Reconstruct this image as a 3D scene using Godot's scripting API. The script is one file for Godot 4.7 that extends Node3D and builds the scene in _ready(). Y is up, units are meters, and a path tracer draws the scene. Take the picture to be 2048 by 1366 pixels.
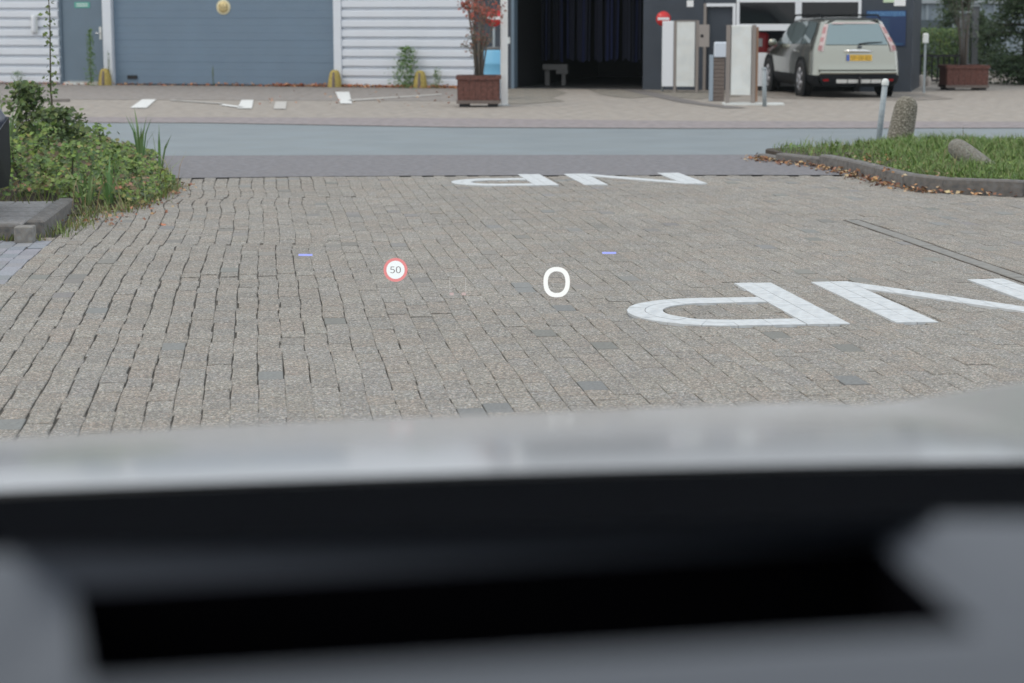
extends Node3D
# A parking exit seen over the dashboard of a car: brick paving with NP letters, a street, a workshop and a car wash.

var rng := RandomNumberGenerator.new()
var taken := {}
var M := {}

# ------------------------------------------------------------------ helpers
func lin(r: float, g: float, b: float, a := 1.0) -> Color:
	var c := Color(r, g, b).linear_to_srgb()
	c.a = a
	return c

func mat(r: float, g: float, b: float, rough := 0.8, metal := 0.0) -> StandardMaterial3D:
	var m := StandardMaterial3D.new()
	m.albedo_color = lin(r, g, b)
	m.roughness = rough
	m.metallic = metal
	return m

func noise_tex(sd: int, freq: float, cols: Array, size := 512, kind := FastNoiseLite.TYPE_SIMPLEX_SMOOTH, octaves := 5) -> NoiseTexture2D:
	var n := FastNoiseLite.new()
	n.seed = sd
	n.frequency = freq
	n.noise_type = kind
	n.fractal_octaves = octaves
	var g := Gradient.new()
	var offs := PackedFloat32Array()
	var cc := PackedColorArray()
	for i in cols.size():
		offs.append(float(i) / maxf(1.0, cols.size() - 1))
		cc.append(cols[i])
	g.offsets = offs
	g.colors = cc
	var t := NoiseTexture2D.new()
	t.width = size
	t.height = size
	t.seamless = true
	t.noise = n
	t.color_ramp = g
	return t

# a mottled surface: mean colour, spread of tone, metres per repeat
func mottled(r: float, g: float, b: float, spread: float, metres: float, rough := 0.85, sd := 1, freq := 0.02, size := 512, octaves := 5) -> StandardMaterial3D:
	var cols := []
	for k in 5:
		var f := 1.0 + spread * (k - 2) / 2.0
		var warm := 1.0 + 0.25 * spread * (0.5 if k % 2 == 0 else -0.5)
		cols.append(lin(r * f * warm, g * f, b * f / warm))
	var m := StandardMaterial3D.new()
	m.albedo_texture = noise_tex(sd, freq, cols, size, FastNoiseLite.TYPE_SIMPLEX_SMOOTH, octaves)
	m.roughness = rough
	m.uv1_triplanar = true
	m.uv1_world_triplanar = true
	m.uv1_scale = Vector3.ONE / metres
	return m

func new_st(flat := true) -> SurfaceTool:
	var st := SurfaceTool.new()
	st.begin(Mesh.PRIMITIVE_TRIANGLES)
	st.set_smooth_group(-1 if flat else 0)
	return st

func tri(st: SurfaceTool, a: Vector3, b: Vector3, c: Vector3) -> void:   # counter-clockwise from outside
	st.add_vertex(a)
	st.add_vertex(c)
	st.add_vertex(b)

func quad(st: SurfaceTool, a: Vector3, b: Vector3, c: Vector3, d: Vector3) -> void:
	tri(st, a, b, c)
	tri(st, a, c, d)

func box(st: SurfaceTool, lo: Vector3, hi: Vector3, t := Transform3D()) -> void:
	var p := []
	for i in 8:
		p.append(t * Vector3(hi.x if i & 1 else lo.x, hi.y if i & 2 else lo.y, hi.z if i & 4 else lo.z))
	quad(st, p[4], p[5], p[7], p[6])
	quad(st, p[1], p[0], p[2], p[3])
	quad(st, p[5], p[1], p[3], p[7])
	quad(st, p[0], p[4], p[6], p[2])
	quad(st, p[6], p[7], p[3], p[2])
	quad(st, p[0], p[1], p[5], p[4])

# a block with chamfered upright and top edges, for what stands near
func block(st: SurfaceTool, lo: Vector3, hi: Vector3, ch: float, t := Transform3D()) -> void:
	var rings := []
	for lv in [[lo.y, 0.0], [hi.y - ch, 0.0], [hi.y, ch]]:
		var i: float = lv[1]
		var y: float = lv[0]
		var r := []
		for q in [[lo.x + i, hi.z - i - ch], [lo.x + i + ch, hi.z - i], [hi.x - i - ch, hi.z - i], [hi.x - i, hi.z - i - ch], [hi.x - i, lo.z + i + ch], [hi.x - i - ch, lo.z + i], [lo.x + i + ch, lo.z + i], [lo.x + i, lo.z + i + ch]]:
			r.append(t * Vector3(q[0], y, q[1]))
		rings.append(r)
	for k in 2:
		for j in 8:
			quad(st, rings[k][j], rings[k][(j + 1) % 8], rings[k + 1][(j + 1) % 8], rings[k + 1][j])
	for j in range(1, 7):
		tri(st, rings[2][0], rings[2][j], rings[2][j + 1])

func tube(st: SurfaceTool, pts: Array, radii: Array, sides := 8, cap := true) -> void:
	var rings := []
	for i in pts.size():
		var d: Vector3 = (pts[mini(i + 1, pts.size() - 1)] - pts[maxi(i - 1, 0)]).normalized()
		var a := d.cross(Vector3(0, 0, 1) if absf(d.z) < 0.9 else Vector3(1, 0, 0)).normalized()
		var b := d.cross(a)
		var r := []
		for k in sides:
			var an := TAU * k / sides
			r.append(pts[i] + (a * cos(an) + b * sin(an)) * radii[i])
		rings.append(r)
	for i in pts.size() - 1:
		for k in sides:
			quad(st, rings[i][k], rings[i][(k + 1) % sides], rings[i + 1][(k + 1) % sides], rings[i + 1][k])
	if cap:
		for k in range(1, sides - 1):
			tri(st, rings[-1][0], rings[-1][k], rings[-1][k + 1])
			tri(st, rings[0][0], rings[0][k + 1], rings[0][k])

# profile of [radius, height] turned round the axis of t's y
func lathe(st: SurfaceTool, prof: Array, sides: int, t := Transform3D()) -> void:
	for i in prof.size() - 1:
		for k in sides:
			var a := TAU * k / sides
			var b := TAU * (k + 1) / sides
			var p0: Vector3 = t * Vector3(prof[i][0] * cos(a), prof[i][1], -prof[i][0] * sin(a))
			var p1: Vector3 = t * Vector3(prof[i][0] * cos(b), prof[i][1], -prof[i][0] * sin(b))
			var p2: Vector3 = t * Vector3(prof[i + 1][0] * cos(b), prof[i + 1][1], -prof[i + 1][0] * sin(b))
			var p3: Vector3 = t * Vector3(prof[i + 1][0] * cos(a), prof[i + 1][1], -prof[i + 1][0] * sin(a))
			quad(st, p0, p1, p2, p3)

# flat polygon (x, z points, counter-clockwise seen from above) with thickness
func slab(st: SurfaceTool, poly: PackedVector2Array, y0: float, y1: float, t := Transform3D()) -> void:
	var idx := Geometry2D.triangulate_polygon(poly)
	for i in range(0, idx.size(), 3):
		var a := Vector3(poly[idx[i]].x, y1, poly[idx[i]].y)
		var b := Vector3(poly[idx[i + 1]].x, y1, poly[idx[i + 1]].y)
		var c := Vector3(poly[idx[i + 2]].x, y1, poly[idx[i + 2]].y)
		if (b - a).cross(c - a).y < 0:
			tri(st, t * a, t * c, t * b)
		else:
			tri(st, t * a, t * b, t * c)
	if y1 > y0:
		var area := 0.0
		for i in poly.size():
			var p := poly[i]
			var q := poly[(i + 1) % poly.size()]
			area += p.x * q.y - q.x * p.y
		for i in poly.size():
			var p := poly[i]
			var q := poly[(i + 1) % poly.size()]
			if area > 0:
				var s := p
				p = q
				q = s
			quad(st, t * Vector3(p.x, y0, p.y), t * Vector3(q.x, y0, q.y), t * Vector3(q.x, y1, q.y), t * Vector3(p.x, y1, p.y))

func numbered(called: String) -> String:
	taken[called] = taken.get(called, -1) + 1
	return called if taken[called] == 0 else "%s_%03d" % [called, taken[called]]

func obj(called: String, st: SurfaceTool, m: Material, parent: Node3D) -> MeshInstance3D:
	st.generate_normals()
	var o := MeshInstance3D.new()
	o.mesh = st.commit()
	o.material_override = m
	o.name = called
	parent.add_child(o, true)
	return o

func put(called: String, mesh: Mesh, m: Material, parent: Node3D, t := Transform3D()) -> MeshInstance3D:
	var o := MeshInstance3D.new()
	o.mesh = mesh
	o.material_override = m
	o.name = called
	parent.add_child(o, true)
	o.transform = t
	return o

func thing(called: String, label: String, category: String, at := Vector3.ZERO, turn := 0.0, group := "") -> Node3D:
	var o := Node3D.new()
	o.name = numbered(called)
	add_child(o)
	o.position = at
	o.rotation.y = turn
	o.set_meta("label", label)
	o.set_meta("category", category)
	if group:
		o.set_meta("group", group)
	return o

func setting(called: String, at := Vector3.ZERO, turn := 0.0) -> Node3D:
	var o := Node3D.new()
	o.name = numbered(called)
	add_child(o)
	o.position = at
	o.rotation.y = turn
	o.set_meta("kind", "structure")
	return o

func sheet(called: String, pts: Array, y: float, m: Material) -> MeshInstance3D:
	var st := new_st()
	var poly := PackedVector2Array()
	for p in pts:
		poly.append(Vector2(p[0], p[1]))
	slab(st, poly, y, y)
	var o := obj(numbered(called), st, m, self)
	o.set_meta("kind", "structure")
	return o

func lettering(called: String, words: String, height: float, m: Material, parent: Node3D, at: Vector3, basis := Basis(), depth := 0.003, wide := 0.0) -> MeshInstance3D:
	var f := SystemFont.new()
	f.font_names = PackedStringArray(["Droid Sans"])
	var t := TextMesh.new()
	t.text = words
	t.font = f
	t.font_size = 64
	t.pixel_size = height / 47.0
	t.depth = depth
	t.curve_step = 1.0
	var o := put(called, t, m, parent, Transform3D(basis, at))
	if wide > 0.0:
		var w := t.get_aabb().size.x
		if w > 0.0:
			o.transform = Transform3D(basis.scaled_local(Vector3(wide / w, 1, 1)), at)
	return o

func leaf(st: SurfaceTool, p: Vector3, size: float, up: Vector3, col: Color, narrow := 0.55) -> void:
	var d := Vector3(rng.randf_range(-1, 1), rng.randf_range(-0.6, 0.6), rng.randf_range(-1, 1)).normalized()
	var n := (up + Vector3(rng.randf_range(-1, 1), rng.randf_range(-0.5, 0.5), rng.randf_range(-1, 1)) * 0.9).normalized()
	var s := d.cross(n).normalized() * size * narrow
	d = n.cross(s).normalized() * size
	st.set_color(col)
	var tip := p + d - n * size * 0.18
	var mid := p + d * 0.45
	tri(st, p, mid + s * 0.5, tip)
	tri(st, p, tip, mid - s * 0.5)

func blade(st: SurfaceTool, p: Vector3, h: float, w: float, lean: Vector3, col: Color) -> void:
	var side := Vector3(lean.z, 0, -lean.x)
	if side.length() < 0.001:
		side = Vector3(1, 0, 0)
	side = side.normalized() * w * 0.5
	var m := p + Vector3(0, h * 0.6, 0) + lean * 0.35
	var e := p + Vector3(0, h, 0) + lean
	st.set_color(col)
	tri(st, p - side, p + side, m + side * 0.8)
	tri(st, p - side, m + side * 0.8, m - side * 0.8)
	tri(st, m - side * 0.8, m + side * 0.8, e)

func vary(c: Color, k: float) -> Color:
	var f := 1.0 + rng.randf_range(-k, k)
	return Color(c.r * f * (1 + rng.randf_range(-k, k) * 0.4), c.g * f, c.b * f * (1 + rng.randf_range(-k, k) * 0.4))

func pick(a: Array) -> Variant:
	return a[rng.randi() % a.size()]

# ------------------------------------------------------------------ scene
func _ready() -> void:
	rng.seed = 4711
	# camera
	var cam := Camera3D.new()
	cam.name = "camera"
	add_child(cam)
	cam.position = Vector3(0, 1.45, 0)
	cam.rotation_degrees = Vector3(-9.132, 0, 0)
	cam.fov = 19.38
	cam.near = 0.05
	cam.far = 600.0
	var lens := CameraAttributesPhysical.new()
	lens.frustum_focal_length = 70.28
	lens.frustum_near = 0.05
	lens.frustum_far = 600.0
	lens.frustum_focus_distance = 10.2
	lens.exposure_aperture = 4.5
	cam.attributes = lens
	cam.current = true
	# overcast sky and a soft sun
	var env := Environment.new()
	env.background_mode = Environment.BG_SKY
	var skym := ProceduralSkyMaterial.new()
	skym.sky_top_color = lin(0.86, 0.93, 1.0)
	skym.sky_horizon_color = lin(0.80, 0.84, 0.88)
	skym.sky_curve = 0.2
	skym.ground_bottom_color = lin(0.2, 0.2, 0.2)
	skym.ground_horizon_color = lin(0.5, 0.5, 0.5)
	skym.sky_energy_multiplier = 1.0
	var sky := Sky.new()
	sky.sky_material = skym
	env.sky = sky
	env.background_energy_multiplier = 1.0
	env.tonemap_mode = Environment.TONE_MAPPER_LINEAR
	env.tonemap_exposure = 1.28
	env.sdfgi_enabled = true
	env.ssao_enabled = true
	env.ssil_enabled = true
	var we := WorldEnvironment.new()
	we.name = "environment"
	we.environment = env
	add_child(we)
	var sun := DirectionalLight3D.new()
	sun.name = "sun"
	sun.rotation_degrees = Vector3(-50, -62, 0)
	sun.light_energy = 0.32
	sun.light_color = Color(1.0, 0.97, 0.93)
	sun.light_angular_distance = 25.0
	sun.shadow_enabled = true
	add_child(sun)

	make_materials()
	ground()
	paving()
	letters()
	edging_band()
	verge()
	bed()
	workshop()
	car_wash()
	forecourt_things()
	yard_beyond()
	var wagon := make_wagon("estate_car", "silver beige estate car parked by the white framed windows", M.champagne, M.plum_plate)
	wagon.position = Vector3(6.46, 0.012, -37.7)
	wagon.rotation_degrees.y = 6.0
	var dark := make_wagon("parked_car", "dark blue car at the edge of the weedy bed, only its black nose showing", M.navy, null)
	dark.position = Vector3(-8.155, 0.0, -14.1)
	dark.scale = Vector3(0.95, 1.25, 1.0)
	dark.rotation_degrees.y = -90.0
	own_car()
	head_up_display()

func make_materials() -> void:
	M.white_board = mottled(0.67, 0.705, 0.755, 0.035, 3.0, 0.45, 3, 0.01)
	M.white = mat(0.72, 0.74, 0.77, 0.45)
	M.offwhite = mottled(0.66, 0.68, 0.66, 0.10, 2.0, 0.5, 4, 0.01)
	M.bluegrey = mottled(0.150, 0.212, 0.28, 0.05, 4.0, 0.42, 5, 0.008)
	M.door_grey = mottled(0.138, 0.19, 0.24, 0.05, 2.0, 0.42, 6, 0.008)
	M.dark_wall = mottled(0.040, 0.050, 0.066, 0.15, 3.0, 0.55, 7, 0.01)
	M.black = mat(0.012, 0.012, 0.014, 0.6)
	M.grey_steel = mottled(0.30, 0.34, 0.36, 0.2, 0.8, 0.42, 8, 0.03)
	M.taupe = mat(0.25, 0.22, 0.20, 0.6)
	M.rusty_wood = mottled(0.12, 0.048, 0.036, 0.45, 0.6, 0.75, 9, 0.02)
	M.grey_wood = mottled(0.16, 0.13, 0.115, 0.35, 0.5, 0.8, 10, 0.03)
	M.yellow = mottled(0.40, 0.31, 0.085, 0.85, 0.35, 0.7, 11, 0.02)
	M.red = mat(0.62, 0.035, 0.035, 0.35)
	M.sign_white = mat(0.8, 0.8, 0.8, 0.4)
	M.concrete = mottled(0.21, 0.20, 0.185, 0.35, 0.7, 0.9, 12, 0.02)
	M.kerb = mottled(0.14, 0.132, 0.125, 0.5, 0.9, 0.9, 13, 0.02)
	M.band = mottled(0.215, 0.208, 0.192, 0.22, 0.8, 0.85, 14, 0.02)
	M.soil = mottled(0.055, 0.042, 0.030, 0.6, 0.7, 0.95, 15, 0.03)
	M.letter = mottled(0.53, 0.55, 0.56, 0.16, 0.7, 0.6, 16, 0.02)
	M.slab = mottled(0.235, 0.225, 0.22, 0.3, 0.6, 0.9, 17, 0.02)
	M.road = mottled(0.172, 0.200, 0.213, 0.10, 6.0, 0.62, 18, 0.01, 512, 6)
	M.strip = mottled(0.163, 0.156, 0.165, 0.32, 1.6, 0.85, 19, 0.03, 512, 6)
	M.tan = mottled(0.295, 0.262, 0.228, 0.26, 2.6, 0.9, 20, 0.02, 512, 6)
	M.walk = mottled(0.24, 0.215, 0.195, 0.32, 2.2, 0.9, 21, 0.02, 512, 6)
	M.purple = mottled(0.245, 0.215, 0.215, 0.28, 1.9, 0.9, 22, 0.02, 512, 6)
	M.base = mottled(0.22, 0.20, 0.185, 0.25, 5.0, 0.95, 23, 0.01)
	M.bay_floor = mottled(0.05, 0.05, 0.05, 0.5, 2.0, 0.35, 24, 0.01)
	M.tyre_track = mottled(0.155, 0.14, 0.132, 0.35, 1.2, 0.85, 27, 0.02)
	M.mark = mottled(0.66, 0.66, 0.64, 0.30, 0.8, 0.7, 25, 0.03)
	M.worn_mark = mottled(0.46, 0.44, 0.41, 0.35, 0.7, 0.8, 26, 0.03)
	M.sand = mottled(0.075, 0.066, 0.054, 0.4, 0.5, 0.95, 28, 0.03)
	# leaves take their tint from each leaf
	for k in ["leaf", "dry_leaf"]:
		var l := StandardMaterial3D.new()
		l.vertex_color_use_as_albedo = true
		l.roughness = 0.55 if k == "leaf" else 0.8
		l.backlight_enabled = k == "leaf"
		l.backlight = Color(0.45, 0.5, 0.3)
		M[k] = l
	# car
	var p := mat(0.335, 0.335, 0.285, 0.24, 0.9)
	p.clearcoat_enabled = true
	p.clearcoat = 0.9
	p.clearcoat_roughness = 0.05
	M.champagne = p
	var n := mat(0.008, 0.014, 0.04, 0.4, 0.0)
	n.clearcoat_enabled = true
	n.clearcoat = 0.3
	M.navy = n
	M.cladding = mat(0.016, 0.018, 0.021, 0.55)
	M.cladding.metallic_specular = 0.2
	M.rubber = mat(0.014, 0.014, 0.015, 0.75)
	M.rim = mat(0.55, 0.55, 0.58, 0.3, 0.9)
	M.chrome = mat(0.8, 0.8, 0.8, 0.12, 1.0)
	M.car_glass = mat(0.20, 0.26, 0.27, 0.04, 0.5)
	M.car_glass.metallic_specular = 0.8
	M.lamp_red = mat(0.40, 0.20, 0.20, 0.15)
	M.lamp_clear = mat(0.52, 0.41, 0.40, 0.15)
	M.silver = mat(0.8, 0.8, 0.78, 0.35, 0.1)
	M.reflector = mat(0.32, 0.01, 0.015, 0.2)
	M.plate_yellow = mat(0.70, 0.42, 0.04, 0.4)
	M.plum_plate = M.plate_yellow
	M.plate_blue = mat(0.05, 0.12, 0.42, 0.4)
	M.ink = mat(0.03, 0.025, 0.02, 0.6)
	var g := StandardMaterial3D.new()
	g.albedo_color = Color(0.05, 0.06, 0.07, 0.12)
	g.transparency = BaseMaterial3D.TRANSPARENCY_ALPHA
	g.roughness = 0.03
	M.pane = g
	make_aggregate()

# exposed-aggregate concrete: pale stones of a few millimetres set in grey cement, one metre to a repeat
func make_aggregate() -> void:
	var n := 1024
	var data := PackedByteArray()
	data.resize(n * n * 3)
	var relief := PackedByteArray()
	relief.resize(n * n)
	relief.fill(60)
	var r := RandomNumberGenerator.new()
	r.seed = 99
	var clump := FastNoiseLite.new()
	clump.seed = 3
	clump.frequency = 0.035
	for i in n * n:
		var v := (0.30 + 0.16 * r.randf()) * (1.0 + 0.35 * clump.get_noise_2d((i % n) * 1.0, (i / n) * 1.0))
		var s := int(255.0 * pow(v, 1.0 / 2.2))
		data[i * 3] = s
		data[i * 3 + 1] = s - 3
		data[i * 3 + 2] = s - 9
	var stones := [[1.0, 0.97, 0.90], [0.86, 0.84, 0.80], [0.95, 0.86, 0.72], [0.90, 0.74, 0.66], [0.62, 0.62, 0.63], [0.42, 0.41, 0.40], [1.1, 1.08, 1.02], [0.80, 0.80, 0.78]]
	for k in 21000:
		var cx := r.randi() % n
		var cy := r.randi() % n
		var rx := r.randf_range(1.8, 5.2)
		var ry := rx * r.randf_range(0.6, 1.0)
		var c: Array = stones[r.randi() % stones.size()]
		var f := r.randf_range(0.62, 1.02) * (1.0 + 0.30 * clump.get_noise_2d(cx * 1.0, cy * 1.0))
		var cr := clampi(int(255.0 * pow(minf(c[0] * f, 1.0), 1.0 / 2.2)), 0, 255)
		var cg := clampi(int(255.0 * pow(minf(c[1] * f, 1.0), 1.0 / 2.2)), 0, 255)
		var cb := clampi(int(255.0 * pow(minf(c[2] * f, 1.0), 1.0 / 2.2)), 0, 255)
		var top := 120 + r.randi() % 120
		var iy := int(ceil(ry))
		for dy in range(-iy, iy + 1):
			var w := 1.0 - (dy / ry) * (dy / ry)
			if w <= 0.0:
				continue
			var ix := int(rx * sqrt(w))
			var row := ((cy + dy + n) % n) * n
			for dx in range(-ix, ix + 1):
				var at := row + ((cx + dx + n) % n)
				data[at * 3] = cr
				data[at * 3 + 1] = cg
				data[at * 3 + 2] = cb
				relief[at] = top
	var im := Image.create_from_data(n, n, false, Image.FORMAT_RGB8, data)
	var bump := Image.create_from_data(n, n, false, Image.FORMAT_L8, relief)
	var m := StandardMaterial3D.new()
	m.albedo_texture = ImageTexture.create_from_image(im)
	m.vertex_color_use_as_albedo = true
	m.roughness = 0.9
	m.uv1_triplanar = true
	m.uv1_world_triplanar = true
	m.uv1_scale = Vector3.ONE
	m.heightmap_enabled = true
	m.heightmap_texture = ImageTexture.create_from_image(bump)
	m.heightmap_scale = 0.3
	M.aggregate = m
	var s := mottled(0.60, 0.60, 0.60, 0.22, 0.45, 0.85, 31, 0.04)
	s.vertex_color_use_as_albedo = true
	M.smooth_brick = s

# ------------------------------------------------------------------ ground
func ground() -> void:
	sheet("ground", [[-250, 60], [250, 60], [250, -400], [-250, -400]], -0.07, M.base)
	sheet("paving_bed", [[-9, 2], [9, 2], [9, -19.2], [-9, -18.2]], -0.009, M.sand)
	sheet("road", [[-40, -21.3], [-3.7, -21.6], [-1.8, -21.7], [40, -22.2], [40, -27.6], [6.9, -27.3], [2.3, -27.2], [-0.8, -27.5], [-4.5, -28.7], [-40, -30.5]], 0.0, M.road)
	sheet("clinker_strip", [[-40, -16.9], [-3.2, -18.52], [-2.0, -18.72], [-0.6, -18.85], [2.3, -18.93], [2.6, -18.9], [40, -20.4], [40, -22.25], [-1.8, -21.75], [-3.7, -21.65], [-40, -21.4]], 0.004, M.strip)
	sheet("forecourt", [[-60, -30.0], [-4.5, -28.6], [-0.8, -27.4], [2.3, -27.1], [6.9, -27.2], [60, -28.0], [60, -62], [-60, -62]], 0.004, M.tan)
	sheet("gutter_strip", [[-40, -30.4], [-4.5, -28.62], [-0.8, -27.42], [2.3, -27.12], [6.9, -27.22], [40, -27.8], [40, -29.3], [6.9, -28.9], [2.3, -29.1], [-0.8, -29.9], [-4.6, -30.2], [-40, -31.2]], 0.008, M.purple)
	sheet("sidewalk", [[-40, -38.5], [-7.6, -37.0], [-3.1, -36.5], [-1.0, -36.3], [-0.2, -37.0], [-0.2, -46], [-40, -54]], 0.008, M.walk)
	var dirt := mottled(0.205, 0.185, 0.155, 0.45, 1.7, 0.95, 29, 0.015)
	sheet("dirt_patch", [[-0.15, -42.9], [0.9, -42.7], [1.1, -40.2], [0.75, -37.8], [0.95, -36.2], [0.3, -35.1], [-0.15, -34.9]], 0.010, dirt)
	sheet("dirt_patch", [[1.6, -42.4], [2.4, -42.2], [3.1, -41.6], [4.2, -41.4], [4.4, -38.5], [3.4, -37.2], [2.9, -38.8], [2.2, -37.5], [1.75, -39.3]], 0.010, dirt)
	sheet("dirt_patch", [[4.6, -41.2], [8.1, -40.3], [8.2, -37.3], [7.3, -36.6], [6.0, -36.8], [4.9, -37.6]], 0.010, mottled(0.22, 0.195, 0.17, 0.4, 2.3, 0.95, 30, 0.015))
	# tyre tracks in front of the wash bay
	sheet("tyre_track", [[0.95, -42.6], [1.5, -42.5], [2.05, -33.5], [2.75, -31.0], [3.0, -31.1], [2.3, -33.6], [1.95, -36.5]].slice(0, 7), 0.012, M.tyre_track)
	sheet("tyre_track", [[2.3, -42.1], [2.75, -42.0], [3.35, -35.4], [3.9, -33.4], [3.55, -33.3], [3.0, -35.5]], 0.012, M.tyre_track)
	# parking marks on the forecourt
	mark([[-6.78, -36.9], [-6.52, -36.9], [-6.05, -33.3], [-6.32, -33.3]], M.mark)
	mark([[-4.92, -36.6], [-4.70, -36.6], [-4.28, -33.1], [-4.52, -33.1]], M.mark)
	mark([[-6.2, -36.7], [-6.2, -36.45], [-5.05, -34.9], [-5.05, -35.2]], M.worn_mark)
	mark([[-5.0, -34.85], [-5.0, -34.4], [-4.5, -33.35], [-4.5, -33.75]], M.mark)
	mark([[-4.22, -35.9], [-4.02, -35.9], [-3.70, -32.9], [-3.90, -32.9]], M.worn_mark)
	mark([[-3.58, -40.8], [-3.30, -40.8], [-2.78, -35.0], [-2.98, -35.0]], M.mark)
	mark([[-3.0, -36.7], [-2.9, -36.2], [-1.35, -39.2], [-1.4, -39.6]], M.worn_mark)

func mark(pts: Array, m: Material) -> void:
	sheet("painted_line", pts, 0.016, m)

# ------------------------------------------------------------------ brick paving, turned seven degrees to the street
const TURN := 7.0 * PI / 180.0
const BW := 0.107
const BL := 0.2

func to_uv(x: float, z: float) -> Vector2:
	return Vector2(x * cos(TURN) - z * sin(TURN), -x * sin(TURN) - z * cos(TURN))

func to_world(u: float, v: float) -> Vector2:
	return Vector2(u * cos(TURN) - v * sin(TURN), -u * sin(TURN) - v * cos(TURN))

func brick_mesh(w: float, l: float, ch: float, col: Color) -> ArrayMesh:
	var st := new_st()
	add_brick(st, w, l, ch, col, Transform3D())
	st.generate_normals()
	return st.commit()

func add_brick(st: SurfaceTool, w: float, l: float, ch: float, col: Color, t: Transform3D) -> void:
	st.set_color(col)
	var rings := []
	for lv in [[-0.035, 0.0], [-ch * 0.7, 0.0], [0.0, ch]]:
		var i: float = lv[1]
		rings.append([t * Vector3(-w / 2 + i, lv[0], l / 2 - i), t * Vector3(w / 2 - i, lv[0], l / 2 - i), t * Vector3(w / 2 - i, lv[0], -l / 2 + i), t * Vector3(-w / 2 + i, lv[0], -l / 2 + i)])
	for k in 2:
		for j in 4:
			quad(st, rings[k][j], rings[k][(j + 1) % 4], rings[k + 1][(j + 1) % 4], rings[k + 1][j])
	quad(st, rings[2][0], rings[2][1], rings[2][2], rings[2][3])

var letter_polys: Array = []

func inside_any(p: Vector2, polys: Array) -> bool:
	for q in polys:
		if Geometry2D.is_point_in_polygon(p, q):
			return true
	return false

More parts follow.
